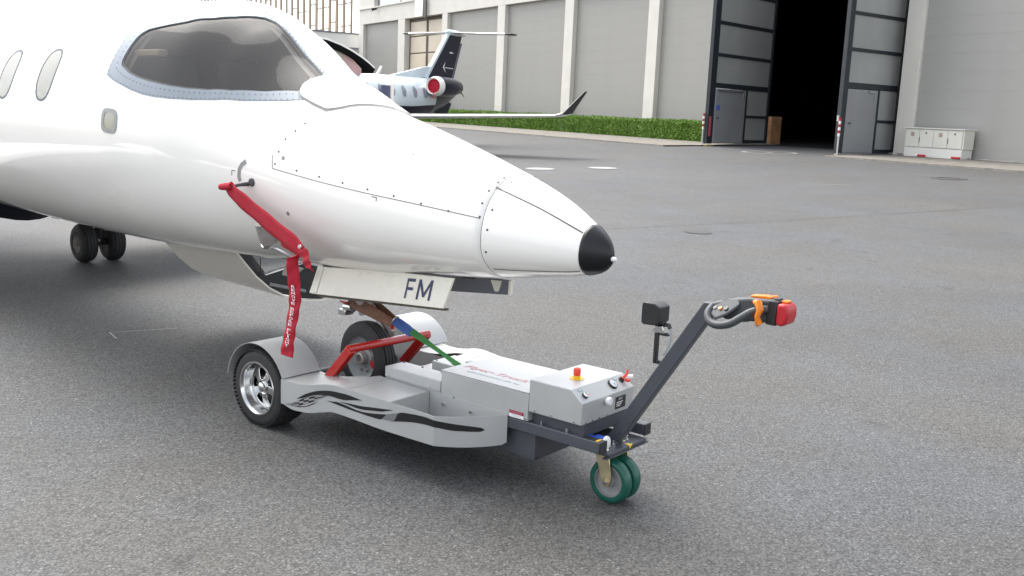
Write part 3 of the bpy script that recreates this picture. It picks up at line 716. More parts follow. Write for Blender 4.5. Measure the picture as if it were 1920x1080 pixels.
# rivet rows along the frame
def along(A, B, u, step, lo=0, hi=1.0):
    P = [(a[0]*(1-u)+b[0]*u, a[1]*(1-u)+b[1]*u) for a, b in zip(A, B)]; out = []; acc = 0; n = len(P)
    for i in range(int(n*lo), int(n*hi)):
        a, b = surf(*P[i % n]), surf(*P[(i+1) % n]); L_ = (b-a).length; d = -acc
        while d + step <= L_:
            d += step
            if d > 0: out.append((P[i % n][0]+(P[(i+1) % n][0]-P[i % n][0])*d/L_, P[i % n][1]+(P[(i+1) % n][1]-P[i % n][1])*d/L_))
        acc = L_ - d
    return out
sdots('rivets', along(GI, FO, 0.90, 0.032) + along(GI, FO, 0.34, 0.036), 0.0030, 0.0042, DARKDOT, jet, n=6)
# cockpit interior
def bulk(t, name, m, y0=-0.60, y1=0.60, z0=0.85, z1=2.05):
    pts = [surf(t, th, -0.05) for th in range(0, 360, 12)]
    mb = MB(); mb.add(pts + [p+Vector((-0.03, 0, 0)) for p in pts], [tuple(range(30)), tuple(range(30, 60))] + [(i, (i+1) % 30, 30+(i+1) % 30, 30+i) for i in range(30)])
    return obj(name, mb, m, jet, smooth=0)
bulk(3.35, 'bulkhead', mat('cabin_bulkhead_tan', (0.24, 0.20, 0.15), 0.8))
obj('curtain', MB().box(-3.31, -3.28, -0.30, 0.42, 1.1, 2.0), mat('maroon_curtain', (0.13, 0.06, 0.065), 0.9), jet, smooth=0)
for y in (-0.27, 0.27):
    st = obj('pilot_seat', MB().prism_y([(-2.72, 1.20), (-2.72, 1.32), (-2.98, 1.30), (-3.10, 1.86), (-3.20, 1.88), (-3.10, 1.20)], y-0.2, y+0.2), mat('grey_brown_seat', (0.15, 0.13, 0.10), 0.8), jet, bevel=0.05)
    obj('headrest', MB().box(-3.17, -3.07, y-0.12, y+0.12, 1.885, 2.0), INNER, st, bevel=0.03)
    obj('control_wheel', MB().tube([(-2.50-0.02*math.cos(a), y+0.15*math.cos(a), 1.50+0.13*math.sin(a)) for a in [math.pi*(0.1+0.8*i/12)+math.pi for i in range(13)]], 0.014, 8), BLACK, jet)
obj('instrument_panel', MB().prism_y([(-1.95, 1.2), (-1.95, 1.60), (-2.12, 1.63), (-2.34, 1.60), (-2.30, 1.2)], -0.34, 0.34), INNER, jet, bevel=0.03)
obj('sun_visor', MB().box(-3.08, -2.80, -0.50, -0.44, 1.86, 1.90), INNERL, jet, bevel=0.01)
sline('window_post', [(3.06, 151), (3.055, 143), (3.045, 131)], 0.045, -0.045, INNERL, jet)
sline('window_post', [(1.83, 112), (1.90, 104), (2.10, 100.5), (2.33, 98)], 0.03, -0.03, WHEELGREY, jet)
sline('window_post', [(2.40, 100), (2.60, 119.5), (2.90, 126.5)], 0.02, -0.035, INNERL, jet)
# centre strip seams and fairing lip at the foot of the windshield
sline('seam', [(2.50, 90.6), (2.30, 91), (2.08, 92.6), (1.90, 94.2)], 0.003, 0.0015, SEAML, jet)
BL = [(1.812,122.8),(1.829,120),(1.837,115.5),(1.836,110.5),(1.83,105),(1.817,97),(1.80,90),(1.77,80),(1.73,70),(1.66,60),(1.60,55),(1.50,62),(1.46,72),(1.475,81),(1.49,88),(1.505,95.1),(1.544,108.6),(1.563,115.5),(1.604,123.1),(1.70,124.8),(1.792,125.1)]
patch('windshield_fairing', BL, 0.012, WHITE, jet, rings=10, skirt=0.016, n=90)
sline('fairing_edge_shadow', [(1.822, 122.2), (1.798, 125.3), (1.70, 125.2), (1.602, 123.6)], 0.013, 0.006, SEAML, jet)  # grey ribbon stands for the lip edge and the shadow beneath it
sline('fairing_edge_shadow', [(1.602, 123.4), (1.562, 115.6), (1.543, 108.7), (1.504, 95.2), (1.49, 88), (1.475, 81)], 0.006, 0.006, SEAML, jet)
# panels, screws, small marks on the nose
for sgn in (0, 1):
    f = (lambda P: P) if sgn == 0 else mirror
    sline('panel_gap', f([(1.78, 163.9), (1.765, 170.7), (1.435, 168.6), (1.098, 166.4), (0.8, 164.0), (0.53, 161.8)]), 0.0034, 0.0022, SEAM, jet)
    sline('radome_strip', f([(0.506, 128), (0.3, 130.2), (0.107, 133.5)]), 0.006, 0.002, SEAM, jet)
    sline('radome_strip', f([(0.497, 222), (0.315, 225), (0.112, 228)]), 0.005, 0.002, SEAM, jet)
    obj('strip_end', MB().add([surf(*q, 0.003) for q in f([(0.525, 126.5), (0.50, 126.8), (0.50, 129), (0.525, 128.6)])], [(0, 1, 2, 3)]), DARKDOT, jet, smooth=0)
    sdots('screws', f([(1.751,168),(1.598,167),(1.445,165.7),(1.292,164.8),(1.138,164),(0.985,163.3),(0.832,163),(0.688,162.8),(0.535,160.5),(1.742,161),(1.723,153),(1.684,146),(1.655,139),(0.544,148),(0.49,151),(0.49,170),(0.495,194),(0.544,134),(0.535,121),(0.535,112),(0.49,113)]), 0.0052, 0.0015, DARKDOT, jet)
    sdots('latch', f([(1.703,163.2),(0.995,127.3),(1.66,194)]), 0.011, 0.0015, WHEELGREY, jet, n=10)
def ell_poly(t0, th0, rt_, rth, n=28, p=2.0): return [(t0+rt_*spow(math.cos(a), 2/p), th0+rth*spow(math.sin(a), 2/p)) for a in [2*math.pi*i/n for i in range(n)]]
PANEW = mat('cabin_window_shade', (0.56, 0.545, 0.47), 0.12, coat=0.6)
for t0, th0 in ((3.955, 154), (4.565, 154), (5.175, 154), (5.785, 154)):
    for f in ((lambda P: P), mirror):
        a = ell_poly(t0, th0, 0.105, 12.0, p=2.5); b = ell_poly(t0, th0, 0.118, 13.0, p=2.5)
        A_, B_ = radial(resample(a, 60), resample(b, 60), 48)
        fr = ringpatch('cabin_window', A_, B_, 0.0022, RIVETS, jet, n=48, rings=1, skirt=0.003)
        patch('pane', a, 0.0008, PANEW, fr, rings=5, skirt=0.002, n=48, smooth=0)
a = ell_poly(3.065, 172.0, 0.052, 3.0, p=3.5); b = ell_poly(3.065, 172.0, 0.082, 4.6, p=3.5)
A_, B_ = radial(resample(a, 60), resample(b, 60), 48)
fr = ringpatch('inspection_window', A_, B_, 0.003, WHEELGREY, jet, n=48, rings=2, skirt=0.003)
patch('lens', a, 0.001, mat('olive_lens', (0.22, 0.21, 0.14), 0.15, coat=0.8), fr, rings=4, skirt=0.002, n=48, smooth=0)
# stencil marks
sline('decal', [(1.965, 172.3), (1.995, 174.5), (2.012, 177), (2.015, 180), (2.006, 182.2)], 0.024, 0.0012, WHEELGREY, jet)
for t0, th0, sg in ((2.068, 178.3, 1), (1.105, 167.8, -1)):
    sline('decal', [(t0, th0), (t0-0.028*1, th0-0.2)], 0.004, 0.0013, DARKDOT, jet)
    sline('decal', [(t0 if sg > 0 else t0-0.028, th0), (t0+0.001 if sg > 0 else t0-0.028, th0+2.2)], 0.004, 0.0013, DARKDOT, jet)
sline('decal', [(4.83, 144.8), (4.80, 139.5)], 0.012, 0.0012, REDPL, jet)
sline('decal', [(4.845, 139.4), (4.76, 138.9)], 0.009, 0.0014, REDPL, jet)
sline('decal', [(4.22, 110), (4.33, 104)], 0.03, 0.0012, GREYLAB, jet)
# pitot probe, vane and their mast
pb = MB().tube([surf(1.945, 182.5, 0.0), surf(1.945, 182.5, 0.05), surf(1.952, 183, 0.080), surf(1.975, 183.6, 0.086)], [0.011, 0.009, 0.008, 0.008], 10)
obj('pitot_probe', pb, DARKDOT, jet)
obj('probe_base', MB().disc(surf(1.915, 180.8, 0.004), 0.022, (surf(1.915, 180.8, 0.02)-surf(1.915, 180.8)), 0.004, 16), DARKDOT, jet)
obj('vent_scoop', MB().tube([surf(1.86, 204, 0.028), surf(1.87, 214, 0.035), surf(1.875, 217.5, 0.036)], [0.036, 0.040, 0.040], 16), CAST, jet)
obj('scoop_ring', MB().tube([surf(1.874, 217.5, 0.036), surf(1.876, 219, 0.036)], [0.044, 0.044], 16), CHROME, jet)
obj('scoop_arm', MB().tube([surf(1.86, 219, 0.05), surf(1.70, 224, 0.06)], [0.012, 0.012], 10), CHROME, jet)

# clamshell cabin door, upper and lower half, on the far (left) side
def shell(name, curve, t0, t1, th, m, parent, label=None):
    mb = MB(); n = len(curve); nr = []
    for i in range(n):
        a = Vector(curve[max(i-1, 0)]); b = Vector(curve[min(i+1, n-1)]); d = (b-a).normalized(); nr.append(Vector((-d.y, d.x)))
    for t in (t0, t1):
        mb.v += [(-t, y, z) for y, z in curve] + [(-t, y-q.x*th, z-q.y*th) for (y, z), q in zip(curve, nr)]
    for j in range(2):
        o_ = j*2*n
        for i in range(n-1): mb.f.append((o_+i, o_+i+1, o_+n+i+1, o_+n+i))
    for i in range(n-1): mb.f.append((i, i+1, 2*n+i+1, 2*n+i)); mb.f.append((n+i, n+i+1, 3*n+i+1, 3*n+i))
    mb.f.append((0, n, 3*n, 2*n)); mb.f.append((n-1, 2*n-1, 4*n-1, 3*n-1))
    return obj(name, mb, m, parent, smooth=30, label=label)
def bez(P, n):
    out = []
    for i in range(n+1):
        u = i/n; Q = [Vector(p) for p in P]
        while len(Q) > 1: Q = [Q[k].lerp(Q[k+1], u) for k in range(len(Q)-1)]
        out.append(tuple(Q[0]))
    return out
upc = [(0.45, 2.085), (0.54, 2.075), (0.627, 2.062), (0.709, 2.056), (0.815, 2.031), (0.91, 1.998), (0.991, 1.962), (1.05, 1.930), (1.101, 1.896)]
shell('upper_door', upc, 2.905, 3.75, 0.012, WHITE, jet)
upi = [(y-0.006*0, z-0.0135) for y, z in upc]
shell('door_edge', [(y-0.003, z-0.014) for y, z in upc], 2.90, 3.74, 0.034, mat('matt_black_door_seal', (0.006, 0.006, 0.006), 0.9, spec=0.1), jet)
shell('door_lining', [(0.64, 2.005), (0.72, 2.0), (0.85, 1.970), (0.93, 1.925), (0.985, 1.88), (0.90, 1.835), (0.84, 1.825)], 2.93, 3.6, 0.006, mat('pinkish_door_lining', (0.50, 0.32, 0.30), 0.35, coat=0.5, noise=(4, 0.2)), jet)
obj('door_window', MB().prism([(0.60, 2.005), (0.72, 2.003), (0.86, 1.968), (0.846, 1.86), (0.60, 1.84)], lambda y, z: (-2.925, y, z), lambda y, z: (-2.929, y, z)), mat('pale_green_acrylic', (0.34, 0.34, 0.25), 0.2, coat=0.6, noise=(9, 0.25)), jet, smooth=0)
obj('door_pane', MB().prism([(0.852, 1.97), (0.93, 1.935), (1.0, 1.88), (0.998, 1.845), (0.92, 1.830), (0.84, 1.85)], lambda y, z: (-2.922, y, z), lambda y, z: (-2.926, y, z)), mat('acrylic_pink_reflection', (0.50, 0.30, 0.29), 0.15, coat=0.6, noise=(7, 0.25)), jet, smooth=0)  # pink reflection put into the pane colour
loc_ = [(0.06, 0.745), (0.092, 0.70), (0.16, 0.618), (0.236, 0.53), (0.335, 0.445), (0.457, 0.378), (0.60, 0.335), (0.75, 0.32), (0.90, 0.34)]
shell('lower_door', [(y, z) for y, z in loc_][::-1], 3.0, 3.98, 0.012, mat('door_underside_beige', (0.84, 0.79, 0.70), 0.3, coat=0.4), jet)
inn = [(0.10, 0.715), (0.21, 0.70), (0.225, 0.62), (0.265, 0.56), (0.32, 0.535), (0.45, 0.56), (0.62, 0.59), (0.75, 0.55), (0.90, 0.36), (0.75, 0.335), (0.60, 0.352), (0.457, 0.395), (0.335, 0.462), (0.236, 0.547), (0.16, 0.635)]
obj('door_step_liner', MB().prism(inn, lambda y, z: (-3.012, y, z), lambda y, z: (-3.05, y, z)), BLACK, jet, smooth=0)
obj('door_step_liner', MB().prism(inn, lambda y, z: (-3.90, y, z), lambda y, z: (-3.94, y, z)), BLACK, jet, smooth=0)
obj('door_trim', MB().tube([(-3.008, 0.34, 0.475), (-3.008, 0.62, 0.40)], 0.012, 6), WHEELGREY, jet)
obj('door_trim', MB().tube([(-3.006, 0.30, 0.548), (-3.006, 0.40, 0.572), (-3.006, 0.62, 0.602)], 0.008, 6), WHEELGREY, jet)
obj('door_cable', MB().tube([(-3.0, 0.27, 0.66), (-3.0, 0.27, 0.54)], 0.003, 5), BLACK, jet)

# nose gear doors
def quadslab(name, P, th, m, parent, bevel=0.003, d=Vector((0, 1, 0)), label=None):
    P = [Vector(p) for p in P]; mb = MB(); n = len(P); dd = d*th
    mb.add(P + [p+dd for p in P], [tuple(range(n))[::-1], tuple(range(n, 2*n))] + [(i, (i+1) % n, n+(i+1) % n, n+i) for i in range(n)])
    return obj(name, mb, m, parent, bevel=bevel, smooth=30, label=label)
DY = -0.15
gd = quadslab('nose_gear_door', [(-1.752, DY, 0.806), (-1.3, DY, 0.852), (-0.776, DY, 0.889), (-0.822, DY-0.02, 0.742), (-1.844, DY-0.02, 0.652)], 0.012, CREAM, jet, label='cream nose gear door marked FM')
quadslab('door_edge', [(-1.835, DY+0.003, 0.648), (-0.825, DY+0.003, 0.738), (-0.828, DY+0.003, 0.728), (-1.79, DY+0.003, 0.640)], 0.02, BROWNF, gd, bevel=0)
quadslab('door_lip', [(-1.80, DY-0.004, 0.808), (-1.752, DY-0.004, 0.804), (-1.790, DY-0.024, 0.665), (-1.850, DY-0.024, 0.655)], 0.003, CREAM, gd, bevel=0.001)
# lettering on the door plane
dxv = Vector((-0.776+1.752, 0, 0.889-0.806)).normalized()
orig = Vector((-1.098, DY-0.0185, 0.7475)); upv = Vector((0.14, 0.0, 1.0)).normalized()
def doorpt(x, y): 
    p = orig + dxv*x + upv*y; p.y = DY - 0.02*max(0, min(1, (0.806+(p.x+1.752)*0.085-p.z)/0.15)) - 0.0025; return p
FP = [(0,0),(0.15,0),(0.15,0.42),(0.62,0.42),(0.62,0.57),(0.15,0.57),(0.15,0.85),(0.70,0.85),(0.70,1),(0,1)]
MP = [(0,0),(0.15,0),(0.15,0.70),(0.43,0.14),(0.57,0.14),(0.85,0.70),(0.85,0),(1,0),(1,1),(0.84,1),(0.5,0.36),(0.16,1),(0,1)]
obj('letter', MB().add([doorpt(x*0.083, y*0.098) for x, y in FP], [tuple(range(len(FP)))]), NAVYTXT, gd, smooth=0)
obj('letter', MB().add([doorpt(0.083+x*0.098, y*0.098) for x, y in MP], [tuple(range(len(MP)))]), NAVYTXT, gd, smooth=0)
obj('hinge_line', MB().tube([(-1.76, DY+0.002, 0.812), (-1.3, DY+0.002, 0.858), (-0.78, DY+0.002, 0.894)], 0.006, 6), SEAM, gd)
ld = quadslab('nose_gear_door', [(-1.95, 0.16, 0.79), (-1.11, 0.16, 0.84), (-0.70, 0.15, 0.862), (-0.715, 0.165, 0.786), (-1.12, 0.165, 0.742), (-1.30, 0.165, 0.70), (-1.9, 0.165, 0.66)], 0.010, GUNL, jet, label='dark inner face of the far nose gear door')
quadslab('bracket', [(-0.83, 0.145, 0.845), (-0.76, 0.145, 0.85), (-0.78, 0.145, 0.795), (-0.80, 0.145, 0.793)], 0.012, CREAM, ld, bevel=0.002)
quadslab('stiffener', [(-1.04, 0.146, 0.835), (-0.93, 0.146, 0.842), (-0.94, 0.146, 0.832), (-1.03, 0.146, 0.826)], 0.01, BLACK, ld, bevel=0.002)
quadslab('door_edge', [(-0.705, 0.14, 0.860), (-0.69, 0.14, 0.862), (-0.708, 0.155, 0.786), (-0.722, 0.155, 0.786)], 0.02, CREAM, ld, bevel=0.002)
quadslab('rear_gear_door', [(-2.10, 0.12, 0.80), (-1.86, 0.12, 0.80), (-1.86, 0.125, 0.715), (-2.0, 0.125, 0.735), (-2.08, 0.125, 0.77)], 0.012, CREAM, jet)
# nose gear strut, fork and wheel
NWX, NWZ, NWR = -1.570, 0.335, 0.195
obj('gear_strut', MB().tube([(-1.66, 0.0, 0.85), (-1.62, 0.0, 0.62)], 0.034, 16), STEEL, jet)
obj('gear_strut', MB().tube([(-1.62, 0.0, 0.66), (-1.60, 0.02, 0.565)], 0.045, 16), CAST, jet)
fk = MB().tube([(-1.60, 0.02, 0.60), (-1.55, 0.075, 0.56), (-1.50, 0.095, 0.48), (-1.55, 0.095, 0.34)], [0.03, 0.03, 0.028, 0.03], 10)
obj('wheel_fork', fk, CAST, jet)
obj('taxi_light', MB().tube([(-1.72, -0.03, 0.585), (-1.66, -0.03, 0.59)], 0.028, 12).box(-1.75, -1.69, -0.06, 0.0, 0.545, 0.575), CHROME, jet, bevel=0.004)
obj('red_tag', MB().box(-1.73, -1.68, -0.062, -0.05, 0.612, 0.622), REDPL, jet, smooth=0)
obj('red_tag', MB().box(-1.46, -1.44, 0.06, 0.07, 0.50, 0.56), REDPL, jet, smooth=0)
def tyre_prof(Rr, ri, wd, grooves=(), gd=0.008, p=3.0):
    """closed profile list of (r,h)"""
    P = []
    for i in range(25):
        a = math.pi*i/24; h = -wd/2*spow(math.cos(a), 2/p); r = ri + (Rr-ri)*abs(math.sin(a))**(2/p); P.append([r, h])
    out = []
    for r, h in P: out.append((r, h))
    if grooves:
        o2 = []
        for i in range(len(out)-1):
            o2.append(out[i])
            (r0, h0), (r1, h1) = out[i], out[i+1]
            for g_ in grooves:
                if h0 <= g_ < h1:
                    u = (g_-h0)/(h1-h0); rr = r0+(r1-r0)*u; gw = 0.003
                    o2 += [(rr, g_-gw), (rr-gd, g_-gw*0.8), (rr-gd, g_+gw*0.8), (rr, g_+gw)]
        o2.append(out[-1]); o2.sort(key=lambda q: 0); out = o2
    return out
def wheel(parent, c, Rr, ri, wd, side, grooves, rimm, name='nose_wheel'):
    wh = obj(name, MB().lathe(tyre_prof(Rr, ri, wd, grooves), c, n=72), RUBBER, parent, smooth=50)
    s = side
    prof = [(ri+0.012, s*wd*0.36), (ri+0.014, s*wd*0.42), (ri+0.006, s*wd*0.44), (ri-0.004, s*wd*0.36), (ri-0.018, s*wd*0.30), (ri*0.55, s*wd*0.16), (ri*0.42, s*wd*0.20), (ri*0.30, s*wd*0.22), (ri*0.28, s*wd*0.30)]
    obj('rim', MB().lathe(prof, c, n=48), rimm, wh, smooth=40)
    obj('hub', MB().lathe([(ri*0.27, s*wd*0.20), (ri*0.27, s*wd*0.52), (ri*0.22, s*wd*0.56), (ri*0.20, s*wd*0.56), (ri*0.18, s*wd*0.30), (0.001, s*wd*0.30)], c, n=24), CAST, wh, smooth=30)
    return wh
nw = wheel(jet, (NWX, 0.0, NWZ), NWR, 0.118, 0.105, -1, (-0.030, -0.012, 0.008, 0.028), WHEELGREY)
for k in range(9):
    a = 2*math.pi*k/9+0.2; obj('wheel_bolt', MB().tube([(NWX+0.068*math.cos(a), -0.016, NWZ+0.068*math.sin(a)), (NWX+0.068*math.cos(a), -0.034, NWZ+0.068*math.sin(a))], 0.0075, 6), CAST, nw, smooth=0)
q = [(NWX+r*math.cos(R(a)), -0.0305-0.0*r, NWZ+r*math.sin(R(a))) for r, a in ((0.066, -30), (0.066, 5), (0.098, -5), (0.098, -25))]
obj('red_label', MB().add(q + [(x, y-0.002, z) for x, y, z in q], [(0, 1, 2, 3), (4, 5, 6, 7), (0, 1, 5, 4), (1, 2, 6, 5), (2, 3, 7, 6), (3, 0, 4, 7)]), mat('red_wheel_label', (0.35, 0.02, 0.02), 0.5), nw, smooth=0)

# main gear, wing, nacelles and tail so the aeroplane is whole
for sg in (1, -1):
    for k, (dy, dx) in enumerate(((-0.14, 0), (0.14, 0))):
        y = sg*1.12 + dy
        wheel(jet, (-7.21, y, 0.192), 0.192, 0.095, 0.16, -1, (-0.045, -0.015, 0.015, 0.045), CAST, 'main_wheel')
    obj('axle', MB().tube([(-7.21, sg*1.12-0.16, 0.192), (-7.21, sg*1.12+0.1, 0.192)], 0.035, 10), BLACK, jet)
    obj('main_gear_leg', MB().tube([(-7.21, sg*1.12, 0.192), (-7.10, sg*1.12, 0.70)], 0.05, 10), BLACK, jet)
    for k in range(5):
        a = 2*math.pi*k/5; obj('brake_bolt', MB().tube([(-7.21+0.06*math.cos(a), sg*1.12-0.04, 0.22+0.06*math.sin(a)), (-7.18+0.06*math.cos(a), sg*1.12-0.03, 0.22+0.06*math.sin(a))], 0.012, 6), STEEL, jet, smooth=0)
    obj('gear_fairing', MB().lathe([(0.001, -0.30), (0.09, -0.24), (0.13, -0.08), (0.13, 0.10), (0.08, 0.26), (0.001, 0.32)], (-7.35, sg*0.80, 0.60), axis='x', n=20), CREAM, jet)
    wg = MB()
    sec = [(0.0, 0.0), (0.02, 0.035), (0.12, 0.075), (0.35, 0.09), (0.7, 0.05), (1.0, 0.0), (0.7, -0.03), (0.35, -0.05), (0.12, -0.04), (0.02, -0.02)]
    st = [(0.25*sg, 6.0, 2.5, 0.70), (2.2*sg, 6.5, 1.9, 0.78), (5.4*sg, 7.0, 1.25, 0.92), (5.5*sg, 7.3, 0.7, 0.925)]
    vs = []
    for y, t0, c_, z in st: vs += [(-(t0+u*c_), y, z+h*c_) for u, h in sec]
    n = len(sec); fs = [(i*n+j, i*n+(j+1) % n, (i+1)*n+(j+1) % n, (i+1)*n+j) for i in range(3) for j in range(n)] + [tuple(range(n)), tuple(3*n+j for j in range(n))]
    obj('wing', wg.add(vs, fs), [WHITE], jet, smooth=40)
    obj('tip_tank', MB().lathe([(0.001, -1.9), (0.12, -1.5), (0.23, -0.7), (0.25, 0.2), (0.18, 1.1), (0.02, 1.7)], (-7.6, sg*5.6, 0.98), axis='x', n=24), WHITE, jet)
    obj('engine_nacelle', MB().lathe([(0.30, 0.72), (0.36, 0.70), (0.40, 0.55), (0.42, 0.1), (0.38, -0.6), (0.26, -1.0), (0.24, -0.98)], (-9.8, sg*1.08, 1.78), axis='x', n=32), WHITE, jet)
    obj('stabiliser', MB().prism([(12.6, 0.05*sg), (13.9, 2.2*sg), (14.4, 2.2*sg), (13.9, 0.05*sg)], lambda t, y: (-t, y, 3.30), lambda t, y: (-t, y, 3.36)), WHITE, jet)
    # small flap track pods seen under the belly
obj('fin', MB().prism([(11.2, 2.0), (12.8, 3.4), (14.0, 3.4), (13.3, 1.9)], lambda t, z: (-t, -0.04, z), lambda t, z: (-t, 0.04, z)), WHITE, jet)
obj('belly_fairing', MB().lathe([(0.001, -3.3), (0.30, -2.6), (0.58, -1.6), (0.64, 0.0), (0.58, 1.4), (0.25, 2.0), (0.001, 2.2)], (-7.4, 0, 1.17), axis='x', n=36), NAVY, jet)
obj('landing_light', MB().tube([(-5.78, 0.12, 0.66), (-5.70, 0.12, 0.66)], 0.035, 10), CREAM, jet)
quadslab('light_door', [(-5.68, 0.12, 0.69), (-5.25, 0.12, 0.70), (-5.20, 0.12, 0.66), (-5.30, 0.12, 0.645), (-5.66, 0.12, 0.655)], 0.02, BLACK, jet)
for t_ in (8.9, 9.3):
    obj('flap_fitting', MB().tube([(-t_, 0.9, 0.66), (-t_+0.05, 0.9, 0.56)], [0.05, 0.035], 10), CAST, jet)
obj('drain_mast', MB().box(-4.74, -4.60, 0.10, 0.13, 0.66, 0.71), CREAM, jet, bevel=0.01)
obj('roof_aerial', MB().prism([(4.35, 2.19), (4.52, 2.19), (4.62, 2.42), (4.56, 2.42)], lambda t, z: (-t, -0.12, z), lambda t, z: (-t, -0.11, z)), WHITE, jet, smooth=0)
obj('belly_antenna', MB().prism_y([(-1.97, 0.80), (-1.80, 0.80), (-1.90, 0.735), (-2.0, 0.735)], -0.245, -0.235), mat('clear_grey_vane', (0.25, 0.24, 0.21), 0.3), jet, bevel=0.004)

# ------------------------------------------------------------------ remove before flight streamer
st = empty('red_streamer', 'long red cloth streamer hanging from the jet nose over the silver wheel cover', 'streamer', mw=AC.copy())
def ribbon(name, C_, W_, m, parent, th=0.0015):
    """C_ centre points, W_ half width vectors"""
    n = len(C_); P = [Vector(c) for c in C_]; Wv = [Vector(w_) for w_ in W_]
    # refine with catmull
    def cm(A, k, u):
        p0, p1, p2, p3 = A[max(k-1, 0)], A[k], A[min(k+1, n-1)], A[min(k+2, n-1)]
        return 0.5*((2*p1)+(-p0+p2)*u+(2*p0-5*p1+4*p2-p3)*u*u+(-p0+3*p1-3*p2+p3)*u**3)
    Q = []; V = []
    for k in range(n-1):
        for i in range(8): Q.append(cm(P, k, i/8)); V.append(cm(Wv, k, i/8))
    Q.append(P[-1]); V.append(Wv[-1]); mb = MB(); vs = []
    for i, (q_, v_) in enumerate(zip(Q, V)):
        t = (Q[min(i+1, len(Q)-1)]-Q[max(i-1, 0)]).normalized(); nn = t.cross(v_).normalized()
        for u in (-1, -0.5, 0, 0.5, 1): vs.append(q_+v_*u + nn*(0.004*math.sin(i*0.7+u*2)*(1-abs(u)*0.3)))
    k5 = 5; fs = [(i*k5+j, i*k5+j+1, (i+1)*k5+j+1, (i+1)*k5+j) for i in range(len(Q)-1) for j in range(4)]
    mb.add(vs, fs); o = obj(name, mb, m, parent, smooth=70, fixn=False)
    s_ = o.modifiers.new('thickness', 'SOLIDIFY'); s_.thickness = th; s_.offset = 0
    return o
obj('probe_cover', MB().tube([surf(2.045, 185.2, 0.094), surf(2.005, 184.3, 0.091), surf(1.965, 183.4, 0.087)], [0.015, 0.019, 0.018], 12), REDCLOTH, st)
ribbon('upper_strip', [(-1.99, -0.565, 1.232), (-1.93, -0.57, 1.19), (-1.80, -0.56, 1.130), (-1.62, -0.55, 1.055), (-1.46, -0.54, 0.99), (-1.385, -0.535, 0.945)],
       [(0.035, 0, 0.012), (0.026, 0, 0.030), (0.020, 0, 0.037), (0.020, 0, 0.038), (0.020, 0, 0.038), (0.032, 0.0, 0.018)], REDCLOTH, st)
ribbon('fold_strip', [(-1.385, -0.54, 0.975), (-1.36, -0.545, 0.94), (-1.345, -0.545, 0.905), (-1.335, -0.54, 0.885)],
       [(0.034, 0, 0.004), (0.030, 0, -0.002), (0.030, 0, 0.0), (0.028, 0, -0.006)], REDCLOTH, st)
ribbon('cross_strip', [(-1.63, -0.50, 0.985), (-1.56, -0.515, 0.985), (-1.48, -0.525, 0.975), (-1.42, -0.53, 0.96)],
       [(0, 0, 0.022), (0, 0, 0.034), (0, 0, 0.034), (0, 0, 0.03)], REDCLOTH, st)
obj('snap_button', MB().disc((-1.398, -0.552, 0.985), 0.011, (0, -1, 0.1), 0.003, 14), CHROME, st)
# long vertical tail ; projected onto a plane parallel to the ribbon
HC = [(-1.43, -0.538, 0.945), (-1.475, -0.536, 0.915), (-1.468, -0.54, 0.86), (-1.455, -0.54, 0.79), (-1.45, -0.54, 0.72), (-1.468, -0.54, 0.64), (-1.492, -0.54, 0.55), (-1.508, -0.54, 0.49), (-1.516, -0.54, 0.435)]
HW = [(0.045, 0, 0.02), (0.018, 0.02, 0), (0.020, 0.022, 0), (0.032, 0.012, 0), (0.042, 0.004, 0), (0.043, 0, 0), (0.043, 0, 0), (0.043, 0.004, 0), (0.046, 0.006, 0)]
tail = ribbon('printed_strip', HC, HW, REDCLOTH, st)
words = ['REMOVE', 'BEFORE', 'FLIGHT']; z = 0.787
lines = [(0.787, -1.461), (0.435, -1.516)]
def hcx(z):
    pts = [(c[2], c[0]) for c in HC[3:]]
    for (a, xa), (b, xb) in zip(pts[:-1], pts[1:]):
        if b <= z <= a: return xa+(xb-xa)*(a-z)/(a-b)
    return pts[0][1] if z > pts[0][0] else pts[-1][1]
z = 0.793
for wd_ in words:
    for ch in wd_:
        lh = 0.0125; xc = hcx(z-lh/2)
        vs, fs = text_shape(ch, 1.0, 0.0); xs = [v[0] for v in vs]; ys = [v[1] for v in vs]; x0, x1, y0, y1 = min(xs), max(xs), min(ys), max(ys)
        sx = 0.027/(x1-x0) if ch != 'I' else 0.010/(x1-x0); sy = lh/(y1-y0); cxm = (x0+x1)/2
        mb = MB()
        for dx_b, dy_b in ((0, 0), (0.0014, 0.0002), (0.0007, 0.0004)): mb.add([(xc+(x-cxm)*sx+dx_b-0.0007, -0.5485-dy_b, z-lh+(y-y0)*sy) for x, y in vs], fs)
        obj('letter', mb, WHITEPR, tail, smooth=0, fixn=False)
        z -= 0.0160
    z -= 0.0118

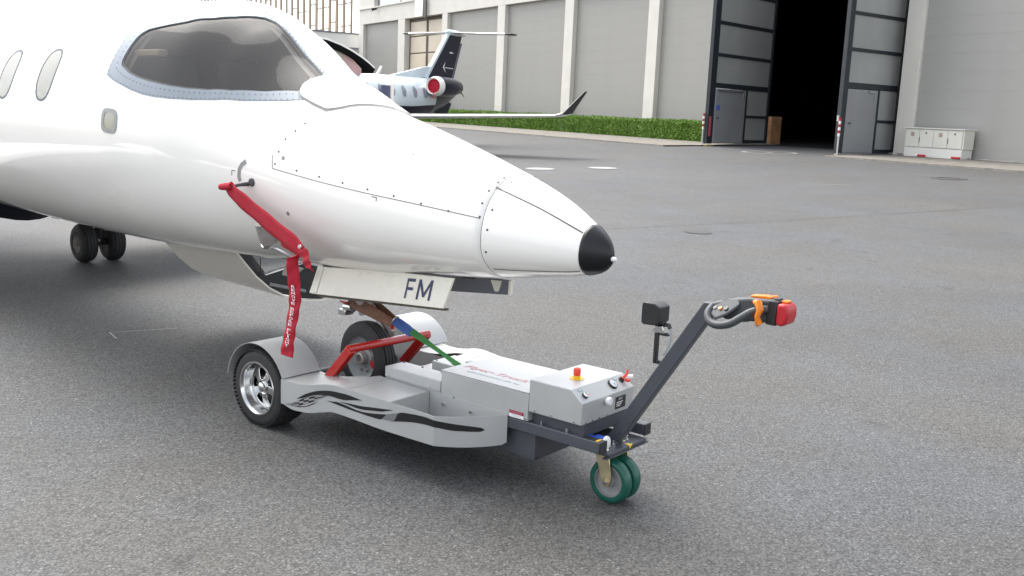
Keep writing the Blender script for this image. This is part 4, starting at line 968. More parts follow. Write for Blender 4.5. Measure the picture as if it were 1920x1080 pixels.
# ------------------------------------------------------------------ aircraft tug
tug = empty('aircraft_tug', 'low silver walk-behind aircraft tug with black flame decals and red hoop', 'aircraft tug', mw=TUG.copy())
WC = (-1.885, 0.2)       # main axle x, z
def tug_wheel(side):
    yo = -0.50 if side < 0 else 0.70; yc = yo - 0.085*side
    c = (WC[0], yc, WC[1]); Rr, ri, wd = 0.205, 0.138, 0.17
    t = obj('wheel', MB().lathe(tyre_prof(Rr, ri-0.004, wd, (), p=4.2), c, n=72), RUBBER, tug, smooth=50)
    tr = MB()
    for k in range(60):
        a = 2*math.pi*k/60
        for row, (h0, h1, sh) in enumerate(((-0.086, -0.050, 0), (-0.046, -0.018, 0.5), (-0.014, 0.014, 0), (0.018, 0.046, 0.5), (0.050, 0.086, 0))):
            aa = a + sh*2*math.pi/60; w_ = 0.0078
            def P(r, h, da): return (c[0]+r*math.cos(aa+da), c[1]+h, c[2]+r*math.sin(aa+da))
            r0 = 0.196; r1 = 0.2085 if 0 < row < 4 else 0.2065; d = w_/r1
            hs_ = [h0, h1]
            if row == 0: pts = [P(0.183, h0-0.0005, -d), P(0.183, h0-0.0005, d), P(r0-0.006, h0, -d), P(r0-0.006, h0, d)]
            vs = [P(r0, h0, -d), P(r0, h0, d), P(r0, h1, d), P(r0, h1, -d), P(r1 - (0.007 if row == 0 else 0), h0, -d), P(r1 - (0.007 if row == 0 else 0), h0, d), P(r1 - (0.007 if row == 4 else 0), h1, d), P(r1 - (0.007 if row == 4 else 0), h1, -d)]
            tr.add(vs, [(0,3,2,1),(4,5,6,7),(0,1,5,4),(1,2,6,5),(2,3,7,6),(3,0,4,7)])
    obj('tread', tr, RUBBER, t, smooth=0, kind='stuff')
    s = side; f = wd/2*s
    # deep dish rim
    rim = obj('rim', MB().lathe([(0.128, f*0.80), (0.137, f*0.93), (0.141, f*0.98), (0.139, f*1.04), (0.132, f*1.04), (0.127, f*0.96), (0.122, f*0.80), (0.119, f*0.52), (0.114, f*0.44), (0.111, f*0.34), (0.108, f*0.28)], c, n=64), CHROME, t, smooth=40)
    # slotted centre with five windows
    n = 100; rr = [0.030, 0.042, 0.056, 0.070, 0.084, 0.096, 0.108]; hh = [0.46, 0.46, 0.44, 0.41, 0.37, 0.33, 0.29]; mb = MB(); vs = []; fs = []
    for r, h in zip(rr, hh): vs += [(c[0]+r*math.cos(2*math.pi*k/n), c[1]+f*h, c[2]+r*math.sin(2*math.pi*k/n)) for k in range(n)]
    for i in range(len(rr)-1):
        for k in range(n):
            a = ((k+0.5)/n*5 + 0.12) % 1
            half = {1: 0.20, 2: 0.26, 3: 0.28, 4: 0.27}.get(i, 0)
            if half and abs(a-0.5) < half: continue
            fs.append((i*n+k, i*n+(k+1) % n, (i+1)*n+(k+1) % n, (i+1)*n+k))
    mb.add(vs, fs); ce = obj('rim_centre', mb, CHROME, t, smooth=60); so_ = ce.modifiers.new('t', 'SOLIDIFY'); so_.thickness = 0.006; so_.offset = -s
    obj('brake_drum', MB().lathe([(0.112, f*0.02), (0.001, f*0.02)], c, n=32), BLACK, t)
    obj('hub_cap', MB().lathe([(0.034, f*0.36), (0.036, f*0.44), (0.033, f*0.50), (0.026, f*0.56), (0.025, f*0.70), (0.018, f*0.76), (0.001, f*0.78)], c, n=28), CHROME, t, smooth=40)
    for k in range(5):
        a = 2*math.pi*(k+0.38)/5; obj('wheel_nut', MB().tube([(c[0]+0.052*math.cos(a), c[1]+f*0.25, c[2]+0.052*math.sin(a)), (c[0]+0.052*math.cos(a), c[1]+f*0.52, c[2]+0.052*math.sin(a))], 0.0065, 6), GUN, t, smooth=0)
    obj('valve', MB().tube([(c[0]+0.04, c[1]+f*0.5, c[2]-0.112), (c[0]+0.036, c[1]+f*0.75, c[2]-0.104)], 0.003, 6), BLACK, t)
    return t
tug_wheel(-1); tug_wheel(1)
obj('axle', MB().tube([(WC[0], -0.38, 0.2), (WC[0], 0.56, 0.2)], 0.03, 12), BLACK, tug)

# wave of the side aprons : top and bottom heights along x
TOPW = [(-1.687,.290),(-1.617,.287),(-1.545,.291),(-1.45,.307),(-1.358,.328),(-1.29,.334),(-1.222,.332),(-0.957,.327),(-0.733,.321),(-0.69,.318)]
BOTW = [(-1.668,.166),(-1.60,.151),(-1.497,.158),(-1.391,.184),(-1.311,.200),(-1.22,.198),(-0.963,.186),(-0.69,.184)]
def interp(P, x):
    xs = np.array([p[0] for p in P]); ys = np.array([p[1] for p in P]); 
    pr = pchip_prep(xs, ys); return pchip(pr, min(max(x, xs[0]), xs[-1]))
def side_y(x): return -0.50 + 0.05*(x+1.687)/(1.687-0.69)
def apron(sg):
    def side_y(x): return (-0.50 + 0.05*(x+1.687)/(1.687-0.69)) if sg < 0 else -(0.46 + (-0.69-x)*0.205)
    # outer plan path
    path = [(x, side_y(x)) for x in np.linspace(-1.687, -0.69, 44)]
    nose = bez([(-0.69, -0.45), (-0.60, -0.385), (-0.52, -0.275), (-0.475, -0.205)], 12)[1:]
    mb = MB(); vs = []
    P = path + nose; n = len(P)
    for i, (x, y) in enumerate(P):
        if i < len(path): zt = interp(TOPW, x); zb = interp(BOTW, x)
        else:
            u = (i-len(path)+1)/len(nose); zt = 0.318 + 0.004*u; zb = 0.184 - 0.006*math.sin(math.pi*u) + 0.002*u + (0.010 if u > 0.99 else 0)
        if i == 0: zb = 0.166
        vs += [(x, y*sg*-1*-1 if sg > 0 else y, zb), (x, y, zt)]
    vs = [(x, y*(1 if sg < 0 else -1), z) for x, y, z in vs]
    mb.add(vs, [(2*i, 2*i+2, 2*i+3, 2*i+1) for i in range(n-1)])
    side = obj('side_apron', mb, SILVER, tug, smooth=0, fixn=False)
    s_ = side.modifiers.new('thickness', 'SOLIDIFY'); s_.thickness = 0.003; s_.offset = 0
    # deck sheet following the wave, y_in = 0.26 at the back, meeting the boxes at 0.205
    m1 = MB(); xs = list(np.linspace(-1.687, -0.957, 34)); vs = []
    for x in xs:
        yi = (0.26 if sg < 0 else 0.44) if x < -1.30 else 0.208
        vs += [(x, sg*(abs(side_y(x))-0.002), interp(TOPW, x)-0.001), (x, sg*yi, interp(TOPW, x)-0.001)]
    m1.add(vs, [(2*i, 2*i+1, 2*i+3, 2*i+2) for i in range(len(xs)-1)])
    dk = obj('deck_sheet', m1, SILVER, tug, smooth=0); s2 = dk.modifiers.new('t', 'SOLIDIFY'); s2.thickness = 0.003; s2.offset = 0
    # bend lines
    for x in (-1.222,):
        obj('deck_seam', MB().tube([(x, sg*0.472, interp(TOPW, x)+0.001), (x, sg*0.21, interp(TOPW, x)+0.001)], 0.0012, 5), SEAML, tug)
    # pocket divider, floor and inner wall
    obj('pocket_divider', MB().box(-0.957, -0.954, min(sg*0.461, sg*0.205), max(sg*0.461, sg*0.205), 0.190, 0.326), SILVER, tug, smooth=0)
    fl = [(-0.953, -0.46), (-0.69, -0.447)] + [(x, y+0.003) for x, y in nose] + [(-0.478, -0.203), (-0.953, -0.203)]
    obj('pocket_floor', MB().prism_z([(x, y*(1 if sg < 0 else -1)) for x, y in fl], 0.192, 0.195), SILVER, tug, smooth=0)
    obj('inner_wall', MB().box(-0.953, -0.478, min(sg*0.2005, sg*0.2035), max(sg*0.2005, sg*0.2035), 0.196, 0.328), SILVER, tug, smooth=0)
    for x in (-0.86, -0.69):
        obj('bolt', MB().tube([(x, sg*0.204, 0.285), (x, sg*0.212, 0.285)], 0.008, 8), CHROME, tug, smooth=0)
    # inside skirt behind the fender, visible from above
    obj('inner_skirt', MB().box(-1.687, -0.96, *((-0.2605, -0.2585) if sg < 0 else (0.438, 0.440)), 0.17, 0.286), SILVER, tug, smooth=0)
    # wheel cover
    arc = [(WC[0]-0.008+0.236*math.cos(R(a)), WC[1]+0.0+0.232*math.sin(R(a))) for a in np.linspace(172, 24, 72)]
    m2 = MB(); n2 = len(arc); ya, yb = (-0.503, -0.262) if sg < 0 else (0.703, 0.462)
    m2.add([(x, ya, z) for x, z in arc] + [(x, yb, z) for x, z in arc], [(i, i+1, n2+i+1, n2+i) for i in range(n2-1)])
    wc_ = obj('wheel_cover', m2, SILVER, tug, smooth=0); s3 = wc_.modifiers.new('t', 'SOLIDIFY'); s3.thickness = 0.003; s3.offset = 1
    # inner cheek of the wheel cover
    ck = [(x, z) for x, z in arc] + [(-1.687, 0.16), (-2.12, 0.16)]
    obj('cover_cheek', MB().prism_y(ck, *((-0.2625, -0.2595) if sg < 0 else (0.4625, 0.4595))), SILVER, tug, smooth=0)
apron(-1); apron(1)

# flame decals on the near side apron (cut vinyl, 1 mm thick)
def apron_pt(x, z, off=0.003):
    if x <= -0.69: return Vector((x, side_y(x)-off, z))
    nose = bez([(-0.69, -0.45), (-0.60, -0.385), (-0.52, -0.275), (-0.475, -0.205)], 24)
    # map measured x on the side plane onto the curved nose by sight proportion
    u = (x+0.69)/(0.69-0.30); u = max(0, min(1, u)); k = u*24; i = min(int(k), 23); p = Vector(nose[i]).lerp(Vector(nose[i+1]), k-i)
    d = (Vector(nose[i+1])-Vector(nose[i])).normalized(); p = p + Vector((d.y, -d.x))*off
    return Vector((p.x, p.y, z-0.022*u))
def decal(P, m, off=0.0032):
    from mathutils.geometry import tessellate_polygon
    # refine the outline, then grid-tessellate in x
    n = len(P); Q = []
    for i in range(n):
        p0, p1, p2, p3 = [Vector(P[(i+k) % n]) for k in (-1, 0, 1, 2)]
        ang = (p1-p0).angle(p2-p1, 0); ang2 = (p2-p1).angle(p3-p2, 0)
        for j in range(5):
            u = j/5
            c = 0.5*((2*p1)+(-p0+p2)*u+(2*p0-5*p1+4*p2-p3)*u*u+(-p0+3*p1-3*p2+p3)*u**3)
            l = p1.lerp(p2, u); w_ = 1 if (ang < 1.2 and ang2 < 1.2) else 0
            Q.append(l.lerp(c, w_))
    # columns
    xs0, xs1 = min(q.x for q in Q), max(q.x for q in Q); mb = MB(); N = max(6, int((xs1-xs0)/0.008))
    def cuts(x):
        r = []
        for i in range(len(Q)):
            a, b = Q[i], Q[(i+1) % len(Q)]
            if (a.x <= x) != (b.x <= x): r.append(a.y+(b.y-a.y)*(x-a.x)/(b.x-a.x))
        return sorted(r)
    for i in range(N):
        xa = xs0+(xs1-xs0)*(i+0.001)/N; xb = xs0+(xs1-xs0)*(i+0.999)/N; ca, cb2 = cuts(xa), cuts(xb)
        if len(ca) != len(cb2): 
            cm_ = cuts((xa+xb)/2)
            if len(cm_) < 2: continue
            ca = cb2 = cm_
        for k in range(0, len(ca)-1, 2):
            mb.add([apron_pt(xa, ca[k], off), apron_pt(xb, cb2[k], off), apron_pt(xb, cb2[k+1], off), apron_pt(xa, ca[k+1], off)], [(0, 1, 2, 3)])
    return obj('flame_decal', mb, m, tug, smooth=0)
VINYL = mat('black_vinyl', (0.012, 0.012, 0.013), 0.3)
F1 = [[-1.573,.212],[-1.533,.237],[-1.485,.261],[-1.415,.286],[-1.335,.302],[-1.267,.306],[-1.223,.307],[-1.168,.303],[-1.125,.299],[-1.2,.285],[-1.233,.277],[-1.278,.275],[-1.335,.276],[-1.392,.27],[-1.45,.256],[-1.521,.228]]
F2 = [[-1.593,.172],[-1.521,.186],[-1.461,.211],[-1.415,.234],[-1.45,.212],[-1.497,.19],[-1.557,.174]]
F3 = [[-1.357,.249],[-1.289,.244],[-1.233,.24],[-1.155,.236],[-1.058,.233],[-0.943,.239],[-0.902,.248],[-0.821,.263],[-0.731,.271],[-0.64,.266],[-0.579,.264],[-0.522,.270],[-0.497,.269],[-0.469,.275],[-0.478,.283],[-0.514,.286],[-0.597,.291],[-0.681,.300],[-0.741,.305],[-0.823,.301],[-0.903,.286],[-0.975,.27],[-1.048,.253],[-1.112,.246],[-1.166,.246],[-1.222,.252],[-1.289,.257]]
F4 = [[-1.278,.263],[-1.211,.267],[-1.134,.271],[-1.049,.281],[-0.929,.295],[-0.996,.274],[-1.048,.266],[-1.112,.257],[-1.167,.256]]
for P in (F1, F2, F4): decal(P, VINYL)
# the long flame is two cut pieces with a faded gap
decal([[-1.357,.249],[-1.289,.244],[-1.233,.24],[-1.155,.236],[-1.058,.233],[-1.0,.237],[-0.97,.266],[-1.048,.253],[-1.112,.246],[-1.166,.246],[-1.222,.252],[-1.289,.257]], VINYL)
FADE = mat('faded_vinyl', (0.16, 0.16, 0.165), 0.35)
decal([[-0.999,.2372],[-0.925,.2415],[-0.90,.2875],[-0.969,.2665]], FADE)
decal([[-0.924,.243],[-0.902,.248],[-0.821,.263],[-0.731,.271],[-0.66,.268],[-0.60,.262],[-0.545,.262],[-0.50,.262],[-0.455,.264],[-0.435,.272],[-0.45,.281],[-0.514,.287],[-0.597,.293],[-0.681,.300],[-0.741,.305],[-0.823,.301],[-0.899,.288]], VINYL)
# chequered flag inside the first flame
CK0 = [(-1.654, .170), (-1.60, .184), (-1.533, .220), (-1.45, .251), (-1.35, .279)]; CK1 = [(-1.654, .169), (-1.605, .172), (-1.545, .186), (-1.461, .220), (-1.35, .277)]
def ckp(u, v):
    def at(P, u):
        k = u*(len(P)-1); i = min(int(k), len(P)-2); return Vector(P[i]).lerp(Vector(P[i+1]), k-i)
    return at(CK1, u).lerp(at(CK0, u), v)
mb = MB()
for i in range(9):
    for j in range(3):
        if (i+j) % 2: continue
        q = [ckp(a/9, b/3) for a, b in ((i, j), (i+1, j), (i+1, j+1), (i, j+1))]; mb.add([apron_pt(p.x, p.y, 0.0032) for p in q], [(0, 1, 2, 3)])
obj('chequer_decal', mb, VINYL, tug, smooth=0)
mb = MB()
for v0, v1 in ((-0.02, 0.05), (0.95, 1.02)):
    for i in range(24):
        q = [ckp(a/24, b) for a, b in ((i, v0), (i+1, v0), (i+1, v1), (i, v1))]; mb.add([apron_pt(p.x, p.y, 0.0033) for p in q], [(0, 1, 2, 3)])
obj('chequer_outline', mb, VINYL, tug, smooth=0)

# boxes
def screws(pts, nrm, r=0.0055, par=None, m=CHROME):
    for p in pts: obj('screw', MB().disc(p, r, nrm, 0.002, 10), m, par, smooth=0)
sb = obj('rear_box', MB().box(-1.262, -0.889, -0.2, -0.07, 0.335, 0.389), SILVER, tug, bevel=0.003, label='near silver box behind the nose wheel')
obj('rear_box_base', MB().box(-1.258, -0.889, -0.197, -0.075, 0.20, 0.334), SILVER, tug, bevel=0.002)
screws([(-1.235, -0.202, 0.347), (-0.96, -0.202, 0.347)], (0, -1, 0), par=sb)
screws([(-1.245, -0.085, 0.3905), (-1.12, -0.083, 0.3905), (-0.99, -0.083, 0.3905)], (0, 0, 1), 0.006, sb, DARKDOT)
sb2 = obj('rear_box', MB().box(-1.165, -0.889, 0.03, 0.2, 0.345, 0.395), SILVER, tug, bevel=0.003, label='far silver box with grey labels')
obj('rear_box_base', MB().box(-1.262, -0.889, 0.032, 0.197, 0.20, 0.344), SILVER, tug, bevel=0.002)
screws([(-1.15, 0.05, 0.3965), (-1.04, 0.05, 0.3965), (-1.00, 0.09, 0.3965)], (0, 0, 1), 0.005, sb2, DARKDOT)
obj('label_plate', MB().box(-1.03, -0.96, 0.13, 0.17, 0.396, 0.3975), GREYLAB, sb2, smooth=0)
obj('label_plate', MB().box(-1.10, -1.03, 0.20, 0.24, 0.345, 0.347), GREYLAB, tug, smooth=0)
obj('winch_cover', MB().box(-1.255, -0.889, -0.068, 0.028, 0.30, 0.350), SILVER, tug, bevel=0.002)
obj('cross_frame', MB().box(-1.46, -1.265, -0.255, 0.435, 0.16, 0.215), BLACK, tug, bevel=0.004)
obj('wheel_cradle', MB().prism_y([(-1.86, 0.10), (-1.86, 0.20), (-1.80, 0.14), (-1.36, 0.14), (-1.30, 0.22), (-1.28, 0.22), (-1.28, 0.10)], -0.14, 0.14), GUN, tug, bevel=0.004)
obj('roller', MB().tube([(-1.34, -0.20, 0.285), (-1.34, -0.175, 0.285)], 0.034, 24), CHROME, tug, bevel=0.003)
obj('roller_bush', MB().tube([(-1.34, -0.207, 0.285), (-1.34, -0.201, 0.285)], 0.016, 16), BLACK, tug)
obj('pin', MB().tube([(-1.60, -0.26, 0.292), (-1.60, -0.22, 0.292)], 0.012, 10), CHROME, tug)

mbx = obj('main_box', MB().box(-0.885, -0.366, -0.2, 0.2, 0.315, 0.440), SILVER, tug, bevel=0.003)
obj('lid', MB().box(-0.887, -0.365, -0.202, 0.202, 0.441, 0.446), SILVER, mbx, bevel=0.0015)
screws([(-0.80, -0.202, 0.33), (-0.378, -0.202, 0.325)], (0, -1, 0), 0.005, mbx)
text_obj('lettering', 'Flyer-Truck', lambda x, y: (-0.850+x+y*0.25, -0.098+y, 0.4472), REDOUT, mbx, width=0.375, height=0.052, bold=0.0)
mb = MB()
for i in range(14):
    x = -0.755+i*0.0172; mb.box(x, x+0.004, -0.138, -0.122, 0.4470, 0.4474)
    if i % 3 != 1: mb.box(x+0.0041, x+0.011, -0.138 if i % 2 else -0.1255, -0.1345 if i % 2 else -0.122, 0.4470, 0.4474)
obj('small_lettering', mb, GREYPR, mbx, smooth=0)
for x in (-0.785, -0.505):
    obj('print_bar', MB().box(x, x+0.024, -0.136, -0.124, 0.4470, 0.4474), GREYPR, mbx, smooth=0)
lbl = obj('warning_label', MB().box(-0.468, -0.388, -0.2022, -0.2014, 0.318, 0.350), WHITEPR, mbx, smooth=0)
obj('label_header', MB().box(-0.468, -0.388, -0.2030, -0.2023, 0.334, 0.350), DKRED, lbl, smooth=0)
mb = MB()
for r_, zz in enumerate((0.345, 0.339)):
    for i in range(10): mb.box(-0.462+i*0.0068, -0.4575+i*0.0068, -0.2036, -0.2031, zz-0.0015, zz+0.0015)
obj('label_text', mb, mat('pink_print', (0.55, 0.2, 0.25), 0.6), lbl, smooth=0)
mb = MB()
for zz in (0.329, 0.323): mb.box(-0.455, -0.40, -0.2030, -0.2024, zz-0.0007, zz+0.0007)
obj('label_text', mb, GREYLAB, lbl, smooth=0)

# control box with chamfered front
prof = [(-0.364, 0.362), (-0.364, 0.507), (-0.143, 0.507), (-0.083, 0.457), (-0.083, 0.362)]
cbx_ = obj('control_box', MB().prism_y(prof, -0.2, 0.2), SILVER, tug, bevel=0.003)
obj('pedestal', MB().box(-0.362, -0.092, -0.168, 0.168, 0.300, 0.361), GUN, tug, bevel=0.002)
screws([(-0.33, -0.202, 0.372), (-0.24, -0.202, 0.372), (-0.12, -0.202, 0.372)], (0, -1, 0), 0.0045, cbx_)
screws([(-0.081, -0.17, 0.371), (-0.081, -0.12, 0.371), (-0.081, -0.07, 0.371), (-0.081, -0.01, 0.371)], (1, 0, 0), 0.0045, cbx_)
es = obj('emergency_stop', MB().lathe([(0.034, 0.0), (0.034, 0.002), (0.001, 0.0022)], (-0.232, -0.035, 0.5075), axis='z', n=32), YELLOW, cbx_)
obj('button_collar', MB().lathe([(0.0145, 0.0), (0.0145, 0.004), (0.0165, 0.005), (0.0165, 0.011), (0.001, 0.011)], (-0.232, -0.035, 0.5097), axis='z', n=24), YELLOW, es)
obj('button_head', MB().lathe([(0.0135, 0.0), (0.0155, 0.003), (0.0165, 0.020), (0.0155, 0.030), (0.011, 0.034), (0.001, 0.035)], (-0.232, -0.035, 0.521), axis='z', n=24), REDBTN, es, smooth=50)
# sloped panel frame : origin at chamfer top, down-slope
SD = Vector((0.060, 0, -0.050)).normalized(); SNn = Vector((0.050, 0, 0.060)).normalized()
def slope(u, y, off=0.0): return Vector((-0.143, y, 0.507)) + SD*u + SNn*off
def sdisc(name, u, y, r, off, th, m, par, n=24): return obj(name, MB().disc(slope(u, y, off), r, SNn, th, n), m, par, smooth=0)
ga = sdisc('gauge', 0.036, 0.072, 0.026, 0.004, 0.005, BLACK, cbx_, 32)
sdisc('gauge_face', 0.036, 0.072, 0.021, 0.0092, 0.0006, DIAL, ga, 32)
obj('gauge_needle', MB().tube([slope(0.036, 0.072, 0.0105), slope(0.046, 0.078, 0.0105)], 0.0012, 5), BLACK, ga)
ks = sdisc('key_switch', 0.046, -0.148, 0.0155, 0.004, 0.005, BLACK, cbx_, 20)
sdisc('switch_knob', 0.046, -0.148, 0.013, 0.011, 0.003, WHITEPL, ks, 20)
sdisc('green_mark', 0.041, -0.148, 0.005, 0.0146, 0.0006, mat('green_print', (0.1, 0.35, 0.05), 0.5), ks)
sdisc('red_mark', 0.050, -0.144, 0.0042, 0.0147, 0.0006, REDBTN, ks)
def slab(name, u0, u1, y0, y1, m, par, off=0.001):
    q = [slope(u0, y0, off), slope(u1, y0, off), slope(u1, y1, off), slope(u0, y1, off)]; return obj(name, MB().add(q, [(0, 1, 2, 3)]), m, par, smooth=0)
for y0 in (-0.165, 0.10):
    lb = slab('label_plate', 0.006, 0.022, y0, y0+0.028, GREYLAB, cbx_)
    slab('label_field', 0.010, 0.018, y0+0.005, y0+0.023, GREYPR, lb, 0.0016)
obj('white_knob', MB().lathe([(0.010, 0.0), (0.010, 0.008), (0.018, 0.009), (0.0185, 0.022), (0.015, 0.026), (0.006, 0.027), (0.001, 0.026)], (-0.082, -0.022, 0.437), axis='x', n=24), WHITEPL, cbx_, smooth=40)
bp = obj('black_plate', MB().box(-0.0822, -0.0812, 0.055, 0.135, 0.380, 0.435), BLACK, cbx_, smooth=0)
text_obj('plate_text', '24 V', lambda x, y: (-0.0806, 0.078+x, 0.418+y), WHITEPR, bp, height=0.0115, bold=0.0)
mb = MB()
for i, zz in enumerate((0.408, 0.400, 0.392)): mb.box(-0.0810, -0.0806, 0.062, 0.062+0.05-0.008*i, zz, zz+0.003)
obj('plate_text', mb, WHITEPR, bp, smooth=0)
kk_ = sdisc('socket', 0.030, 0.150, 0.015, 0.004, 0.006, BLACK, cbx_, 16)
obj('red_key_ring', MB().tube([slope(0.030, 0.150, 0.012), slope(0.026, 0.165, 0.035), slope(0.012, 0.172, 0.048)], [0.007, 0.006, 0.004], 8), REDBTN, cbx_)
obj('red_plug', MB().tube([slope(0.040, 0.160, 0.012), slope(0.056, 0.164, 0.024)], 0.008, 8), REDBTN, cbx_)
obj('white_tag', MB().tube([slope(0.034, 0.172, 0.022), slope(0.048, 0.188, 0.034)], [0.010, 0.012], 8), WHITEPL, cbx_)

# chassis
for sg in (-1, 1):
    y0, y1 = sorted((sg*0.2, sg*0.150))
    obj('chassis_rail', MB().box(-1.30, 0.014, y0, y1, 0.262, 0.314) if False else MB().box(-0.95, 0.014, y0, y1, 0.262, 0.312), GUN, tug, bevel=0.004)
    obj('rail_end_cap', MB().box(0.0145, 0.0195, y0-0.001, y1+0.001, 0.261, 0.313), BLACK, tug, bevel=0.002)
    obj('rail_highlight', MB().box(-0.478, 0.012, (y0 if sg < 0 else y1)-0.0008, (y0 if sg < 0 else y1)+0.0008, 0.3075, 0.3105), GUNL, tug, smooth=0) if False else None
    for x in (-0.30, -0.165):
        obj('bolt', MB().tube([(x, sg*0.185, 0.3125), (x, sg*0.185, 0.330)], 0.0055, 8), CHROME, tug, smooth=0)
obj('front_plate', MB().box(-0.20, 0.030, -0.149, 0.149, 0.240, 0.256), GUN, tug, bevel=0.003)
obj('plate_lip', MB().box(0.008, 0.0315, -0.165, 0.165, 0.232, 0.2385), GUN, tug, bevel=0.001)
obj('warning_sticker', MB().box(-0.085, 0.000, -0.195, -0.158, 0.3123, 0.3131), BLACK, tug, smooth=0)
obj('sticker_corner', MB().box(-0.012, 0.000, -0.195, -0.158, 0.3132, 0.3138), YELLOW, tug, smooth=0)
obj('yellow_sticker', MB().add([(-0.005, 0.012, 0.2568), (0.0315, 0.004, 0.2568), (0.0315, 0.034, 0.2568), (0.0320, 0.010, 0.240)], [(0, 1, 2), (1, 3, 2)]), YELLOW, tug, smooth=0, fixn=False)
# scuffs and welds
for x, y in ((-0.015, -0.078), (-0.018, -0.045), (-0.008, 0.018), (-0.010, 0.048)):
    b_ = obj('plate_bolt', MB().tube([(x, y, 0.2565), (x, y, 0.266)], 0.0105, 6).tube([(x, y, 0.266), (x, y, 0.282)], 0.0055, 8), CHROME, tug, smooth=0)
obj('battery_case', MB().box(-0.62, -0.345, -0.165, 0.10, 0.132, 0.2615), GUN, tug, bevel=0.003)
obj('belly_pan', MB().box(-1.262, -0.625, -0.19, 0.19, 0.165, 0.199), BLACK, tug, bevel=0.003)
obj('case_bolt', MB().tube([(-0.352, -0.15, 0.140), (-0.340, -0.15, 0.140)], 0.006, 8), BLACK, tug)
pl = obj('charging_plug', MB().tube([(-0.10, -0.118, 0.288), (-0.055, -0.118, 0.288)], 0.018, 20), BLUEPL, tug, smooth=40)
obj('plug_collar', MB().tube([(-0.054, -0.118, 0.288), (-0.015, -0.118, 0.288)], 0.026, 24), BLUEPL, pl, smooth=40)
obj('plug_cap', MB().lathe([(0.001, 0.010), (0.024, 0.009), (0.031, 0.004), (0.032, -0.002), (0.026, -0.006)], (-0.008, -0.118, 0.286), axis='x', n=28), WHITEPL, pl, smooth=40)
obj('plug_hinge', MB().box(-0.006, 0.004, -0.128, -0.106, 0.240, 0.262), WHITEPL, pl, bevel=0.003)

# handle bar
HA = Vector((-0.046, 0.0, 0.258)); HB = Vector((0.372, 0.0, 0.925)); hd_ = (HB-HA).normalized(); hp = Vector((hd_.z, 0, -hd_.x))
mb = MB(); q = []
for P0_, cut in ((HA, 0), (HB, 1)):
    for s1, s2 in ((-1, -1), (1, -1), (1, 1), (-1, 1)):
        p = P0_ + hp*0.0295*s1 + Vector((0, 0.023*s2, 0))
        if cut: p = p + hd_*(-(p.z-0.938)/hd_.z) 
        else: p = p + hd_*(-(p.z-0.2565)/hd_.z)
        q.append(p)
mb.add(q, [(0,3,2,1),(4,5,6,7),(0,1,5,4),(1,2,6,5),(2,3,7,6),(3,0,4,7)])
obj('handle_bar', mb, GUN, tug, bevel=0.005)
obj('bar_foot', MB().box(-0.095, -0.01, -0.030, 0.030, 0.2565, 0.2685), GUN, tug, bevel=0.002)
obj('pivot_bolt', MB().tube([HA+hd_*0.07+Vector((0, -0.030, 0)), HA+hd_*0.07+Vector((0, 0.030, 0))], 0.011, 8), GUN, tug, smooth=0)
# small bracket and work lamp
obj('lamp_bracket', MB().box(0.122, 0.136, -0.004, 0.020, 0.640, 0.775), BLACK, tug, bevel=0.003)
obj('lamp_bracket', MB().box(0.1365, 0.185, -0.004, 0.020, 0.764, 0.773), BLACK, tug, bevel=0.002)
obj('bracket_foot', MB().box(0.1365, 0.200, -0.003, 0.0185, 0.641, 0.656), BLACK, tug, bevel=0.002)
lp = obj('lamp_housing', MB().prism_y([(0.075, 0.812), (0.075, 0.892), (0.082, 0.898), (0.135, 0.898), (0.160, 0.884), (0.160, 0.822), (0.145, 0.808), (0.085, 0.804)], -0.038, 0.045), BLACK, tug, bevel=0.012, segs=4)
lp.modifiers.new('sub', 'BEVEL').width = 0.0001
obj('lamp_lens', MB().prism_y([(0.0735, 0.818), (0.0735, 0.886), (0.0755, 0.886), (0.0755, 0.818)], -0.038, 0.045), DIAL, lp, smooth=0)
obj('lamp_stirrup', MB().prism_y([(0.118, 0.774), (0.175, 0.774), (0.168, 0.806), (0.128, 0.806)], -0.016, 0.030), CHROME, lp, bevel=0.004)
obj('cable_boot', MB().tube([(0.165, 0.0, 0.812), (0.188, -0.004, 0.812), (0.196, -0.006, 0.800)], 0.009, 10), BLACK, lp)
obj('lamp_cable', MB().tube([Vector(p) for p in [(0.196, -0.006, 0.800), (0.205, -0.012, 0.77), (0.203, -0.018, 0.735), (0.192, -0.022, 0.705), (0.180, -0.022, 0.688)]], 0.0042, 8), GREYLAB, lp)

# tiller head
th_ = obj('tiller_head', MB().prism_y([(0.385, 0.905), (0.375, 0.935), (0.40, 0.948), (0.47, 0.970), (0.54, 0.985), (0.635, 0.990), (0.66, 0.985), (0.655, 0.905), (0.60, 0.896), (0.53, 0.893), (0.45, 0.885)], -0.036, 0.036), SOFTGREY, tug, bevel=0.012, segs=4)
obj('end_cap', MB().prism_y([(0.662, 0.982), (0.661, 0.902), (0.680, 0.896), (0.700, 0.905), (0.708, 0.935), (0.706, 0.965), (0.695, 0.982)], -0.050, 0.040), REDPL, tug, bevel=0.010, segs=3)
obj('head_collar', MB().prism_y([(0.625, 0.990), (0.620, 0.897), (0.660, 0.895), (0.661, 0.988)], -0.045, 0.038), BLACK, th_, bevel=0.004)
obj('top_button', MB().prism_y([(0.535, 0.984), (0.545, 0.995), (0.60, 1.0), (0.622, 0.996), (0.62, 0.985)], -0.018, 0.018), ORANGE, th_, bevel=0.004)
obj('top_switch', MB().box(0.632, 0.655, -0.015, 0.020, 0.989, 0.994), BLACK, th_, bevel=0.002)
obj('top_button', MB().box(0.664, 0.69, -0.014, 0.022, 0.982, 0.990), ORANGE, th_, bevel=0.002)
